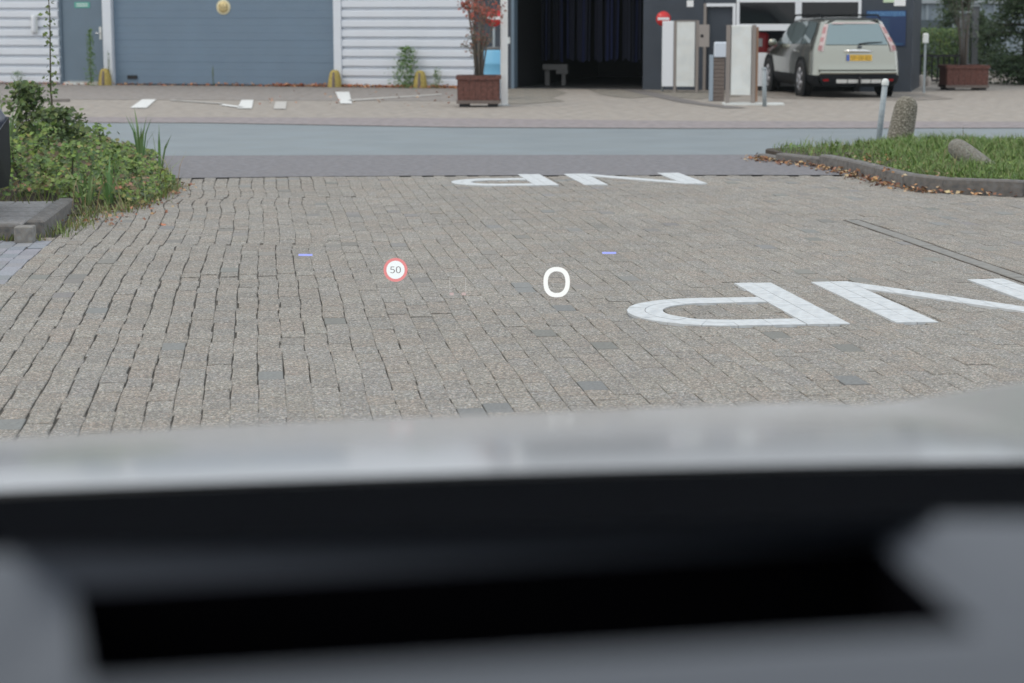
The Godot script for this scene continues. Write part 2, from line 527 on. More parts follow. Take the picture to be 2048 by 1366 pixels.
func paving() -> void:
	plan_letters()
	var root := setting("brick_paving", Vector3.ZERO, TURN)
	var far_edge := [[-9.0, -17.6], [-3.2, -18.60], [-2.0, -18.80], [-0.6, -18.93], [2.3, -19.0], [2.6, -18.9], [9.0, -19.0]]
	var bed_poly := PackedVector2Array([Vector2(-9, -13.22), Vector2(-3.12, -13.22), Vector2(-3.22, -15.0), Vector2(-3.06, -15.9), Vector2(-2.98, -16.6), Vector2(-3.06, -17.6), Vector2(-3.3, -19), Vector2(-9, -19)])
	var verge_poly := PackedVector2Array([Vector2(2.62, -21.0), Vector2(3.06, -20.0), Vector2(3.2, -19.2), Vector2(3.36, -17.5), Vector2(3.54, -16.95), Vector2(4.27, -16.6), Vector2(9, -16.3), Vector2(9, -21)])
	var grey_poly := PackedVector2Array([Vector2(-9, -13.3), Vector2(-3.12, -13.3), Vector2(-3.0, -12.75), Vector2(-2.86, -11.75), Vector2(-2.80, -11.0), Vector2(-3.4, -10.9), Vector2(-9, -10.9)])
	var band_poly := PackedVector2Array()
	for q in BAND_OUT:
		band_poly.append(Vector2(q[0], q[1]))
	var noise := FastNoiseLite.new()
	noise.seed = 5
	noise.frequency = 0.35
	var fine := FastNoiseLite.new()
	fine.seed = 8
	fine.frequency = 1.3
	var list := []
	for i in range(-52, 78):
		for j in range(26, 98):
			var u := i * BW
			var v := j * BL + (BL / 2 if posmod(i, 2) else 0.0)
			# settled and dragged bricks on the far left
			var left := clampf((0.45 - u) / 1.3, 0.0, 1.0)
			var far := clampf((v - 12.5) / 3.5, 0.0, 1.0)
			var du := left * far * (0.026 * sin(v * 2.3 + 0.5 * u) + 0.012 * sin(v * 4.1 + 1.1)) + left * 0.016 * sin(v * 0.9 + 1.0)
			du += 0.012 * fine.get_noise_2d(u * 0.4, v) + 0.010 * noise.get_noise_2d(u * 0.3 + 9.0, v * 1.4)
			if v > 16.6 and u < 0.9:
				du += 0.04
			elif v > 13.2 and u < 0.4:
				du += 0.018
			var uu := u + du
			var w := to_world(uu, v)
			var zlim := -19.0
			for k in far_edge.size() - 1:
				if w.x >= far_edge[k][0] and w.x < far_edge[k + 1][0]:
					zlim = lerpf(far_edge[k][1], far_edge[k + 1][1], (w.x - far_edge[k][0]) / (far_edge[k + 1][0] - far_edge[k][0]))
			if w.y < zlim + 0.08 or absf(w.x) > -w.y * 0.262 + 1.3:
				continue
			if Geometry2D.is_point_in_polygon(w, bed_poly) or Geometry2D.is_point_in_polygon(w, verge_poly) or Geometry2D.is_point_in_polygon(w, band_poly):
				continue
			var buried := true
			for q in [[-0.05, -0.095], [0.05, -0.095], [0.05, 0.095], [-0.05, 0.095], [0.0, 0.0]]:
				buried = buried and inside_any(Vector2(uu + q[0], v + q[1]), letter_polys)
			if buried:
				continue
			var slope := left * far * (0.026 * 2.3 * cos(v * 2.3 + 0.5 * u) + 0.012 * 4.1 * cos(v * 4.1 + 1.1)) + left * 0.016 * 0.9 * cos(v * 0.9 + 1.0)
			var gap := 0.0009 + rng.randf() * 0.0012
			if rng.randf() < 0.07 + 0.60 * left:
				gap += rng.randf_range(0.003, 0.006) + left * rng.randf_range(0.002, 0.006)
			var big := 0.5 + 0.5 * noise.get_noise_2d(u * 1.5, v)
			var kind := "plain"
			if Geometry2D.is_point_in_polygon(w, grey_poly):
				kind = "blue"
			elif rng.randf() < 0.022 + 0.05 * clampf(noise.get_noise_2d(u * 2.0 + 40, v * 1.3) * 2.0, 0.0, 1.0):
				kind = "dark"
			var right_of_band := w.x > band_x(w.y) and w.y < -10.5
			var y := 0.004 * fine.get_noise_2d(u, v) + rng.randf_range(-0.0012, 0.0012)
			y -= 0.007 * exp(-(pow((u + 0.15) / 0.5, 2) + pow((v - 11.4) / 0.16, 2)))    # the sunken bricks
			y -= 0.007 * exp(-(pow((u - 0.75) / 0.35, 2) + pow((v - 9.75) / 0.12, 2)))
			if inside_any(Vector2(uu, v), letter_polys):
				y -= 0.006
			list.append({"u": uu, "v": v, "y": y, "gap": gap if not right_of_band else 0.003, "slope": slope, "big": big, "kind": kind, "w": w, "loose": left})
	list.sort_custom(func(a, b): return a.v < b.v)
	# a few shared meshes for the bricks that can be picked apart, the rest joined
	var tones := []
	var rest := new_st()
	var rest_smooth := new_st()
	var tints := [Color(0.52, 0.50, 0.47), Color(0.50, 0.475, 0.445), Color(0.54, 0.525, 0.50), Color(0.475, 0.46, 0.44), Color(0.52, 0.485, 0.45), Color(0.50, 0.49, 0.475)]
	var shared := {}
	var single := 0
	var in_view := func(p: Vector2) -> bool:
		return absf(p.x) < -p.y * 0.262 and p.y < -6.9
	for b in list:
		var k := rng.randi() % tints.size()
		var tilt := Basis(Vector3(0, 1, 0), -atan(b.slope) * 0.9 + rng.randf_range(-0.014, 0.014) * (0.4 + b.loose)) * Basis(Vector3(1, 0, 0), rng.randf_range(-0.006, 0.006)) * Basis(Vector3(0, 0, 1), rng.randf_range(-0.008, 0.008))
		var t := Transform3D(tilt, Vector3(b.u, b.y, -b.v))
		var gsz := snappedf(b.gap, 0.0015)
		if b.kind == "plain":
			if single < 255 and in_view.call(b.w):
				single += 1
				var key := "%d_%.3f" % [k, gsz]
				if not shared.has(key):
					shared[key] = brick_mesh(BW - gsz, BL - 0.003, 0.004, tints[k])
				put("brick", shared[key], M.aggregate, root, t)
			else:
				var c: Color = tints[k]
				var f: float = 0.90 + 0.20 * b.big
				add_brick(rest, BW - b.gap, BL - 0.003, 0.004, Color(c.r * f, c.g * f, c.b * f), t)
		else:
			var c := Color(0.335, 0.325, 0.305) if b.kind == "dark" else Color(0.42, 0.43, 0.46)
			c = vary(c, 0.12)
			if b.kind == "dark" and in_view.call(b.w) and b.v < 10.5 and single < 300:
				single += 1
				var key := "dark_%d" % (k % 3)
				if not shared.has(key):
					shared[key] = brick_mesh(BW - 0.005, BL - 0.003, 0.003, c)
				put("brick", shared[key], M.smooth_brick, root, t)
			else:
				add_brick(rest_smooth, BW - 0.004, BL - 0.003, 0.003, c, t)
	var o := obj("bricks", rest, M.aggregate, root)
	o.set_meta("kind", "stuff")
	o = obj("smooth_bricks", rest_smooth, M.smooth_brick, root)
	o.set_meta("kind", "stuff")

# ------------------------------------------------------------------ the NP letters, set in white stones
func plan_letters() -> void:
	for q in [[2.57, 9.26, 1.54], [2.365, 17.55, 1.28]]:
		var u: float = q[0]
		var v: float = q[1]
		var h: float = q[2]
		letter_polys.append(rect(u, v, u + 0.21, v + h))
		letter_polys.append(rect(u + 0.44, v, u + 0.65, v + h))
		letter_polys.append(rect(u + 1.345, v, u + 1.555, v + h))
		letter_polys.append(diagonal(u + 0.44, v, h, 0.0, 1.0))
		# the P's bowl, as a ring without its middle
		for pc in bowl_pieces(u, v, h):
			letter_polys.append(pc)

func rect(a: float, b: float, c: float, d: float) -> PackedVector2Array:
	return PackedVector2Array([Vector2(a, b), Vector2(c, b), Vector2(c, d), Vector2(a, d)])

func diagonal(u: float, v: float, h: float, t0: float, t1: float) -> PackedVector2Array:
	# from the far end of the first stem to the near end of the second
	var a := Vector2(u + 0.212, v + h - 0.02)
	var b := Vector2(u + 0.903, v + 0.30)
	var c := Vector2(u + 0.212, v + h - 0.31)
	var d := Vector2(u + 0.903, v + 0.02)
	return PackedVector2Array([c.lerp(d, t0), c.lerp(d, t1), a.lerp(b, t1), a.lerp(b, t0)])

func bowl_pieces(u: float, v: float, h: float) -> Array:
	var out := []
	var R := h * 0.315                     # outer radius along v; along u it is stretched
	var cu := u - 0.34
	var cv := v + R
	var th := 0.095
	for ring in 2:
		var ro := R - ring * (th + 0.004)
		var ri := ro - th
		for arm in [0, 1]:
			var y0 := cv + ri if arm else cv - ro
			var y1 := cv + ro if arm else cv - ri
			var n := 2
			for k in n:
				var a := lerpf(cu + 0.0, u - 0.004, float(k) / n)
				var b := lerpf(cu, u - 0.004, float(k + 1) / n) - 0.003
				out.append(rect(a, y0, b, y1))
		var seg := 8
		for k in seg:
			var pts := PackedVector2Array()
			var a0 := PI / 2 + PI * k / seg
			var a1 := PI / 2 + PI * (k + 1) / seg - 0.008
			for q in [[ri, a0], [ro, a0], [ro, (a0 + a1) / 2], [ro, a1], [ri, a1], [ri, (a0 + a1) / 2]]:
				pts.append(Vector2(cu + q[0] * cos(q[1]) * 0.92, cv + q[0] * sin(q[1])))
			out.append(pts)
	return out

func stones(polys: Array, node: Node3D) -> void:
	for poly in polys:
		var st := new_st()
		var p := PackedVector2Array()
		for q in poly:
			p.append(Vector2(q.x, -q.y))
		slab(st, p, -0.03, 0.0065 + rng.randf_range(-0.0008, 0.0008))
		obj("stone", st, M.letter, node)

func letters() -> void:
	var which := ["nearer", "farther"]
	var sets := [[2.57, 9.26, 1.54], [2.365, 17.55, 1.28]]
	for s in 2:
		var u: float = sets[s][0]
		var v: float = sets[s][1]
		var h: float = sets[s][2]
		var w := to_world(u, v)
		var pn := thing("pavement_letter", "white P of the %s NP lettering in the brick paving" % which[s], "road marking", Vector3(w.x, 0, w.y), TURN, "white NP letters set in the paving")
		var ps := []
		var n := 7
		for col in 2:
			for k in n:
				var a := h * k / n
				var b := h * (k + 1) / n
				ps.append(rect(col * 0.106, a, col * 0.106 + 0.102, b - 0.002))
		ps.append_array(bowl_pieces(0, 0, h))
		stones(ps, pn)
		var w2 := to_world(u + 0.44, v)
		var nn := thing("pavement_letter", "white N of the %s NP lettering in the brick paving" % which[s], "road marking", Vector3(w2.x, 0, w2.y), TURN, "white NP letters set in the paving")
		ps = []
		for stem in [0.0, 0.905]:
			for col in 2:
				for k in n:
					ps.append(rect(stem + col * 0.106, h * k / n, stem + col * 0.106 + 0.102, h * (k + 1) / n - 0.002))
		for k in 6:
			ps.append(diagonal(0, 0, h, k / 6.0, (k + 1) / 6.0 - 0.004))
		stones(ps, nn)

# ------------------------------------------------------------------ concrete band that parts the lot from the drive
const BAND := [[2.49, -14.62], [2.60, -13.75], [2.70, -12.9], [2.80, -12.05], [2.89, -11.28], [2.99, -10.42], [3.10, -9.5]]
const BAND_OUT := [[2.43, -14.66], [2.54, -13.7], [2.64, -12.85], [2.74, -12.0], [2.83, -11.25], [2.93, -10.4], [3.05, -9.45], [3.17, -9.45], [3.06, -10.4], [2.96, -11.3], [2.87, -12.05], [2.77, -12.9], [2.67, -13.75], [2.56, -14.66]]

func band_x(z: float) -> float:
	for k in BAND.size() - 1:
		if z >= BAND[k][1] and z < BAND[k + 1][1]:
			return lerpf(BAND[k][0], BAND[k + 1][0], (z - BAND[k][1]) / (BAND[k + 1][1] - BAND[k][1]))
	return 99.0

func edging_band() -> void:
	var root := setting("edging_band")
	for k in BAND.size() - 1:
		var a := Vector3(BAND[k][0], 0, BAND[k][1])
		var b := Vector3(BAND[k + 1][0], 0, BAND[k + 1][1])
		var d := b - a
		var st := new_st()
		block(st, Vector3(-0.05, -0.06, 0.003), Vector3(0.05, 0.004 + 0.002 * (k % 2), d.length() - 0.003), 0.006, Transform3D(Basis(Vector3.UP, atan2(d.x, d.z)), a))
		obj("stone", st, M.band, root)
		st = new_st()
		for side in [-0.062, 0.050]:
			box(st, Vector3(side, -0.03, 0.0), Vector3(side + 0.012, 0.0025, d.length()), Transform3D(Basis(Vector3.UP, atan2(d.x, d.z)), a))
		obj("open_joint", st, M.soil, root)

# ------------------------------------------------------------------ grassy verge on the right, with its kerb
func verge() -> void:
	var path := [Vector3(2.60, 0, -21.3), Vector3(2.72, 0, -20.75), Vector3(3.06, 0, -20.0), Vector3(3.22, 0, -19.2), Vector3(3.32, 0, -18.35), Vector3(3.42, 0, -17.5), Vector3(3.66, 0, -16.98), Vector3(4.28, 0, -16.68), Vector3(5.1, 0, -16.55), Vector3(5.95, 0, -16.45), Vector3(6.8, 0, -16.4), Vector3(7.7, 0, -16.35)]
	var kerb := setting("kerb")
	for k in path.size() - 1:
		var d: Vector3 = path[k + 1] - path[k]
		var st := new_st()
		var top := 0.125 if k > 1 else 0.05 + 0.04 * k
		block(st, Vector3(0.0, -0.1, 0.004), Vector3(0.13, top, d.length() - 0.006), 0.014, Transform3D(Basis(Vector3.UP, atan2(d.x, d.z)), path[k]))
		obj("stone", st, M.kerb, kerb)
	# turf soil
	var poly := PackedVector2Array()
	for p in path:
		poly.append(Vector2(p.x + 0.1, p.z - 0.06))
	poly.append_array(PackedVector2Array([Vector2(8.5, -16.4), Vector2(8.5, -22.6), Vector2(5.5, -22.9), Vector2(4.4, -22.6), Vector2(3.6, -22.05), Vector2(2.75, -21.6)]))
	var st := new_st()
	slab(st, poly, -0.02, 0.085)
	var soil := obj("verge_soil", st, M.soil, self)
	soil.set_meta("kind", "structure")
	var g := new_st(true)
	var greens := [Color(0.11, 0.195, 0.035), Color(0.145, 0.235, 0.045), Color(0.09, 0.16, 0.03), Color(0.18, 0.25, 0.06), Color(0.21, 0.20, 0.09), Color(0.115, 0.20, 0.045)]
	var patch := FastNoiseLite.new()
	patch.seed = 77
	patch.frequency = 0.6
	var n := 0
	while n < 60000:
		var x := rng.randf_range(2.8, 8.0)
		var z := rng.randf_range(-22.8, -16.45)
		if not Geometry2D.is_point_in_polygon(Vector2(x, z), poly) or x > -z * 0.262 + 0.9:
			n += 1
			continue
		n += 1
		var q := patch.get_noise_2d(x * 2.0, z * 2.0)
		if x < 3.75 and z < -18.6 and rng.randf() < 0.75:
			continue
		var h := rng.randf_range(0.03, 0.125) * (1.0 + 0.8 * q)
		if rng.randf() < 0.006:
			h *= 1.9
		blade(g, Vector3(x, 0.083, z), h, rng.randf_range(0.004, 0.010), Vector3(rng.randf_range(-1, 1), 0, rng.randf_range(-1, 1)) * h * 0.9, vary(pick(greens), 0.25))
		if rng.randf() < 0.12:
			leaf(g, Vector3(x, 0.09 + h * 0.4, z), rng.randf_range(0.03, 0.06), Vector3.UP, vary(pick(greens), 0.25), 0.8)
	var grass := obj(numbered("verge_grass"), g, M.leaf, self)
	grass.set_meta("kind", "stuff")
	grass.set_meta("label", "short green grass growing on the kerbed verge")
	grass.set_meta("category", "grass")
	# dry leaves gathered along the kerb
	var l := new_st(true)
	var dry := [Color(0.36, 0.17, 0.07), Color(0.46, 0.28, 0.14), Color(0.26, 0.12, 0.07), Color(0.48, 0.35, 0.21), Color(0.17, 0.08, 0.05)]
	for k in range(0, 9):
		var a: Vector3 = path[k]
		var b: Vector3 = path[k + 1]
		var d := (b - a).normalized()
		var out := Vector3(-d.z, 0, d.x)
		if out.x > 0.3 or out.z < -0.5:
			out = -out
		var many := 75 if k < 6 else 30
		for i in many:
			var far := absf(rng.randfn(0.0, 0.09 if k < 6 else 0.05))
			leaf(l, a.lerp(b, rng.randf()) + out * (0.01 + far) + Vector3(0, 0.008 + rng.randf() * 0.045 * exp(-far * 10.0), 0), rng.randf_range(0.025, 0.06), Vector3.UP, vary(pick(dry), 0.3), 0.8)
	for i in 90:
		leaf(l, Vector3(rng.randf_range(3.3, 3.85), 0.13, rng.randf_range(-20.0, -17.2)), 0.04, Vector3.UP, vary(pick(dry), 0.3), 0.8)
	var lv := obj(numbered("kerb_leaves"), l, M.dry_leaf, self)
	lv.set_meta("kind", "stuff")
	lv.set_meta("label", "orange fallen leaves gathered along the verge kerb")
	lv.set_meta("category", "leaves")
	# leaning lichen-spotted concrete bollard, the galvanised post beside it and a second bollard lying over in the grass
	var lichen := mottled(0.135, 0.12, 0.095, 0.5, 0.5, 0.95, 41, 0.03)
	var spots := noise_tex(42, 0.035, [lin(0.085, 0.075, 0.06), lin(0.10, 0.09, 0.07), lin(0.13, 0.115, 0.09), lin(0.36, 0.34, 0.28), lin(0.50, 0.47, 0.41)], 512, FastNoiseLite.TYPE_SIMPLEX_SMOOTH, 3)
	lichen.albedo_texture = spots
	var b := thing("concrete_bollard", "lichen spotted round topped concrete bollard leaning beside the thin metal post", "bollard", Vector3(4.42, 0.03, -22.95))
	b.rotation = Vector3(0.0, 0.0, -0.17)
	st = new_st(false)
	lathe(st, [[0.150, -0.1], [0.148, 0.1], [0.140, 0.3], [0.132, 0.44], [0.118, 0.50], [0.088, 0.545], [0.05, 0.565], [0.0, 0.572]], 20)
	obj("shaft", st, lichen, b)
	var pp := thing("metal_post", "thin galvanised post with a pale cap beside the leaning bollard", "post", Vector3(4.30, 0.02, -23.55))
	pp.rotation.z = -0.085
	st = new_st(false)
	tube(st, [Vector3(0, -0.05, 0), Vector3(0, 0.70, 0)], [0.034, 0.034], 12)
	obj("tube", st, M.grey_steel, pp)
	st = new_st(false)
	lathe(st, [[0.042, 0.68], [0.044, 0.70], [0.040, 0.735], [0.022, 0.755], [0.0, 0.758]], 12)
	obj("cap", st, M.offwhite, pp)
	var f := thing("concrete_bollard", "grey concrete bollard fallen over and half sunk in the grass", "bollard", Vector3(4.33, 0.15, -18.75), 0.0)
	f.rotation = Vector3(0.0, -0.5, 0.98)
	st = new_st(false)
	lathe(st, [[0.095, -0.28], [0.098, 0.1], [0.092, 0.2], [0.07, 0.26], [0.035, 0.285], [0.0, 0.29]], 18)
	obj("shaft", st, mottled(0.20, 0.19, 0.165, 0.75, 0.35, 0.95, 43, 0.03), f)

# ------------------------------------------------------------------ weedy bed on the left
func bed_height(x: float, z: float) -> float:
	var inx := clampf((-2.95 - x) / 0.8, 0.0, 1.0)
	var inz := clampf((-15.6 - z) / 0.9, 0.0, 1.0) * clampf((z + 21.0) / 1.2, 0.0, 1.0)
	return 0.02 + (0.08 * inx + 0.13 * clampf((-3.6 - x) / 0.8, 0.0, 1.0)) * inz

func bed() -> void:
	# paved platform with its kerb in front of the bed
	var plat := setting("raised_platform")
	var st := new_st()
	for i in 9:
		st = new_st()
		block(st, Vector3(-3.30 - 0.62 * (i + 1) + 0.004, -0.05, -13.42), Vector3(-3.30 - 0.62 * i, 0.10, -13.30), 0.012)
		obj("kerb_stone", st, M.kerb, plat)
	var cut := Transform3D(Basis(Vector3.UP, 0.1), Vector3(-3.30, 0, -13.43))
	for r in 6:
		for c in 9:
			st = new_st()
			var j := rng.randf_range(-0.004, 0.004)
			block(st, Vector3(-0.30 * (c + 1) + 0.006, -0.03, -0.30 * (r + 1) + 0.006), Vector3(-0.30 * c, 0.092 + j, -0.30 * r), 0.008, cut)
			obj("slab", st, M.slab, plat)
	st = new_st()
	block(st, Vector3(-0.06, -0.08, -1.75), Vector3(0.06, 0.11, 0.0), 0.014, Transform3D(Basis(Vector3.UP, 0.1), Vector3(-3.23, 0, -13.5)))
	obj("kerb_stone", st, M.kerb, plat)
	var lb := thing("loose_brick", "pale loose brick standing against the platform kerb", "brick", Vector3(-3.22, 0.0, -13.16), 0.08)
	st = new_st()
	block(st, Vector3(-0.06, -0.01, -0.10), Vector3(0.06, 0.105, 0.06), 0.006)
	obj("brick_body", st, M.concrete, lb)
	# soil
	st = new_st(false)
	var nx := 16
	var nz := 26
	for i in nx:
		for k in nz:
			var q := []
			for c in [[0, 0], [1, 0], [1, 1], [0, 1]]:
				var z: float = -15.0 - 6.4 * (k + c[1]) / nz
				var edge := -3.06 - 0.10 * sin((z + 15.0) * 1.1) - clampf((-17.6 - z) * 0.22, 0.0, 1.2)
				var x: float = edge - 5.0 * (i + c[0]) / nx
				q.append(Vector3(x, bed_height(x, z) - (0.03 if i + c[0] == 0 else 0.0), z))
			quad(st, q[0], q[3], q[2], q[1])
	var soil := obj("bed_soil", st, M.soil, self)
	soil.set_meta("kind", "structure")
	# ivy
	st = new_st(true)
	var ivy := [Color(0.055, 0.10, 0.025), Color(0.105, 0.18, 0.03), Color(0.17, 0.26, 0.04), Color(0.065, 0.115, 0.035), Color(0.21, 0.30, 0.055), Color(0.22, 0.21, 0.065), Color(0.13, 0.20, 0.04), Color(0.17, 0.12, 0.065)]
	var lump := FastNoiseLite.new()
	lump.seed = 12
	lump.frequency = 0.9
	for i in 15000:
		var z := rng.randf_range(-20.9, -15.7)
		var edge := -2.99 - 0.10 * sin((z + 15.0) * 1.1) - clampf((-17.6 - z) * 0.22, 0.0, 1.2)
		var x := edge - absf(rng.randfn(0.0, 1.0)) * 1.1
		if x < -6.2:
			continue
		var q := lump.get_noise_2d(x * 1.6, z * 1.6)
		var inx := clampf((edge - x) / 0.7, 0.0, 1.0)
		var h := bed_height(x, z) + (0.07 + 0.17 * inx) * (0.75 + 1.1 * q) * sqrt(rng.randf())
		leaf(st, Vector3(x, h, z), rng.randf_range(0.024, 0.06), Vector3(0.2, 0.9, 0.5), vary(pick(ivy), 0.45), 0.8)
	var o := obj(numbered("ivy"), st, M.leaf, self)
	o.set_meta("kind", "stuff")
	o.set_meta("label", "dark green ivy and weeds covering the planted bed")
	o.set_meta("category", "ivy")
	# rough grass along its edge
	st = new_st(true)
	var gr := [Color(0.12, 0.17, 0.035), Color(0.18, 0.23, 0.055), Color(0.10, 0.13, 0.035), Color(0.24, 0.25, 0.10), Color(0.24, 0.18, 0.10)]
	for i in 2300:
		var side := rng.randf()
		var x := 0.0
		var z := 0.0
		var tall := 1.0
		if side < 0.45:
			z = rng.randf_range(-15.9, -14.85)
			x = -3.15 - absf(rng.randfn(0, 0.9))
			tall = 0.8
		elif side < 0.75:
			z = rng.randf_range(-17.6, -15.2)
			x = -3.05 + rng.randfn(0.0, 0.07) - 0.10 * sin((z + 15.0) * 1.1)
			tall = 0.9
		elif side < 0.9:
			z = -13.26 + rng.randfn(0.0, 0.03)
			x = -3.1 - rng.randf() * 1.2
			tall = 0.55
		else:
			z = rng.randf_range(-15.2, -13.4)
			x = -3.1 + rng.randfn(0.0, 0.06)
			tall = 0.9
		var h := rng.randf_range(0.02, 0.11) * tall
		if rng.randf() < 0.05 and side < 0.75:
			h = rng.randf_range(0.2, 0.38)
		blade(st, Vector3(x, maxf(0.0, bed_height(x, z) - 0.03) if z < -15.0 else 0.0, z), h, rng.randf_range(0.005, 0.011), Vector3(rng.randf_range(-1, 1), 0, rng.randf_range(-1, 1)) * h * 0.8, vary(pick(gr), 0.3))
	o = obj(numbered("bed_grass"), st, M.leaf, self)
	o.set_meta("kind", "stuff")
	o.set_meta("label", "rough grass fringing the planted bed and platform")
	o.set_meta("category", "grass")
	# fallen leaves round the bed
	st = new_st(true)
	for i in 330:
		var z := rng.randf_range(-17.8, -14.2)
		var x := -2.98 + rng.randfn(0.0, 0.14)
		leaf(st, Vector3(x, 0.02, z), rng.randf_range(0.018, 0.042), Vector3.UP, vary(pick([Color(0.34, 0.16, 0.09), Color(0.40, 0.26, 0.15), Color(0.22, 0.11, 0.07)]), 0.3), 0.8)
	for i in 60:
		leaf(st, Vector3(rng.randf_range(-4.0, -3.0), 0.16, rng.randf_range(-16.6, -15.6)), 0.04, Vector3(0, 1, 0.6), vary(Color(0.28, 0.14, 0.09), 0.3), 0.8)
	o = obj(numbered("bed_leaves"), st, M.dry_leaf, self)
	o.set_meta("kind", "stuff")
	o.set_meta("label", "brown fallen leaves along the edge of the bed")
	o.set_meta("category", "leaves")
	var lone := thing("fallen_leaf", "single orange leaf lying alone on the bricks near the bed", "leaf", Vector3(-2.52, 0.008, -14.25))
	st = new_st(true)
	leaf(st, Vector3.ZERO, 0.055, Vector3(0, 1, 0.3), Color(0.55, 0.20, 0.09), 1.1)
	leaf(st, Vector3(0.01, 0.006, 0.0), 0.05, Vector3(0.2, 1, 0.4), Color(0.5, 0.18, 0.09), 1.1)
	obj("leaf_blade", st, M.dry_leaf, lone)
	# taller weeds: each a plant
	weed(Vector3(-4.16, 0.2, -18.2), 1.65, "tall thin weed climbing above the bed in front of the white boards", 0.0, 150, 0.05)
	weed(Vector3(-4.45, 0.2, -18.4), 0.68, "bushy dark weed at the foot of the tall thin weed", 0.13, 800, 0.06)
	weed(Vector3(-4.05, 0.2, -18.2), 0.46, "leafy weed clump right of the tall thin weed", 0.2, 800, 0.06)
	bed_weeds()
	reed(Vector3(-4.55, 0.2, -18.0), "clump of long strap leaves at the left end of the bed", 13, 0.75)
	reed(Vector3(-3.52, 0.15, -19.0), "clump of tall seed grass at the crest of the bed", 10, 0.50)
	reed(Vector3(-3.22, 0.12, -18.3), "slim upright grass tuft at the right crest of the bed", 6, 0.45)
	reed(Vector3(-3.18, 0.02, -15.75), "bright green grass tuft at the front of the bed", 14, 0.42)
	reed(Vector3(-3.32, 0.02, -15.6), "pale green grass tuft behind the platform corner", 12, 0.40)

func bed_weeds() -> void:
	var notes := ["short bright weed first from the dark car in the bed", "pale weed among the ivy behind the platform", "bright weed halfway along the front of the bed", "upright green weed near the right end of the bed", "tall pale weed on the crest of the bed", "yellow green weed at the right tip of the bed", "slim weed among the ivy left of the crest", "low bright weed beside the platform corner"]
	var spots := [[-4.05, -16.4, 0.34], [-3.75, -16.0, 0.30], [-3.52, -16.1, 0.42], [-3.28, -16.6, 0.34], [-3.62, -17.6, 0.46], [-3.16, -16.9, 0.26], [-3.95, -17.3, 0.42], [-3.36, -15.3, 0.24]]
	for i in spots.size():
		weed(Vector3(spots[i][0], bed_height(spots[i][0], spots[i][1]), spots[i][1]), spots[i][2], notes[i], 0.045, 130, 0.05, 1.7)

func weed(at: Vector3, tall: float, label: String, spread: float, leaves: int, size: float, bright := 1.0) -> void:
	var t := thing("weed_plant", label, "weed", at)
	var st := new_st(false)
	var lean := rng.randf_range(-0.08, 0.02)
	var pts := []
	var rad := []
	for k in 6:
		pts.append(Vector3(lean * k / 5.0 + 0.012 * sin(k * 2.1), tall * k / 5.0 - 0.03, 0.01 * cos(k * 1.7)))
		rad.append(0.011 * (1.0 - 0.13 * k))
	tube(st, pts, rad, 6)
	obj("stem", st, mat(0.07, 0.06, 0.035, 0.8), t)
	st = new_st(true)
	for i in leaves:
		var f := pow(rng.randf(), 1.6) if spread == 0.0 else sqrt(rng.randf())
		var r := (0.025 + spread * (1.0 - f * 0.75))
		var p := Vector3(lean * f + rng.randfn(0, 1) * r, tall * f, rng.randfn(0, 1) * r)
		leaf(st, p, rng.randf_range(0.6, 1.1) * size, Vector3(0.1, 0.8, 0.5), vary(pick([Color(0.055, 0.095, 0.025), Color(0.09, 0.14, 0.03), Color(0.12, 0.165, 0.04)]) * bright, 0.3), 0.8)
	obj("foliage", st, M.leaf, t)

func reed(at: Vector3, label: String, n: int, tall: float) -> void:
	var t := thing("grass_tuft", label, "grass", at)
	var st := new_st(true)
	for i in n:
		var a := rng.randf() * TAU
		var h := tall * rng.randf_range(0.55, 1.0)
		var lean := Vector3(cos(a), 0, sin(a)) * h * rng.randf_range(0.1, 0.6)
		blade(st, Vector3(cos(a), 0, sin(a)) * 0.03, h, rng.randf_range(0.014, 0.03), lean, vary(pick([Color(0.10, 0.20, 0.06), Color(0.15, 0.24, 0.09), Color(0.19, 0.27, 0.11)]), 0.2))
	obj("blades", st, M.leaf, t)

# ------------------------------------------------------------------ the facades, turned 14.3 degrees to the camera
const FT := -14.3 * PI / 180.0

func face(u: float, y := 0.0, w := 0.0) -> Vector3:
	return Vector3(u * cos(FT) + w * sin(FT), y, -43.0 - u * sin(FT) + w * cos(FT))

func fbox(called: String, m: Material, parent: Node3D, u0: float, a: Vector3, b: Vector3) -> MeshInstance3D:
	var st := new_st()
	box(st, Vector3(a.x - u0, a.y, a.z), Vector3(b.x - u0, b.y, b.z))
	return obj(called, st, m, parent)

func boards(parent: Node3D, u0: float, a: float, b: float) -> void:
	# rounded white boards over a recessed backing
	fbox("backing", M.white_board, parent, u0, Vector3(a, 0.0, -0.20), Vector3(b, 4.2, -0.07))
	var st := new_st()
	var y := 0.0
	var prof := [[0.0, -0.068], [0.005, -0.014], [0.018, 0.0], [0.138, 0.0], [0.150, -0.014], [0.154, -0.068]]
	st = new_st()
	for k in prof.size() - 1:
		quad(st, Vector3(a, prof[k][0], prof[k][1]), Vector3(b, prof[k][0], prof[k][1]), Vector3(b, prof[k + 1][0], prof[k + 1][1]), Vector3(a, prof[k + 1][0], prof[k + 1][1]))
	for x in [a, b]:
		for k in range(1, prof.size() - 1):
			var p := Vector3(x, prof[0][0], prof[0][1])
			var q := Vector3(x, prof[k][0], prof[k][1])
			var r := Vector3(x, prof[k + 1][0], prof[k + 1][1])
			if x == b:
				tri(st, p, q, r)
			else:
				tri(st, p, r, q)
	st.generate_normals()
	var mesh := st.commit()
	for k in 19:
		put("plank", mesh, M.white_board, parent, Transform3D(Basis(), Vector3(-u0, 0.035 + 0.2095 * k, 0.0)))

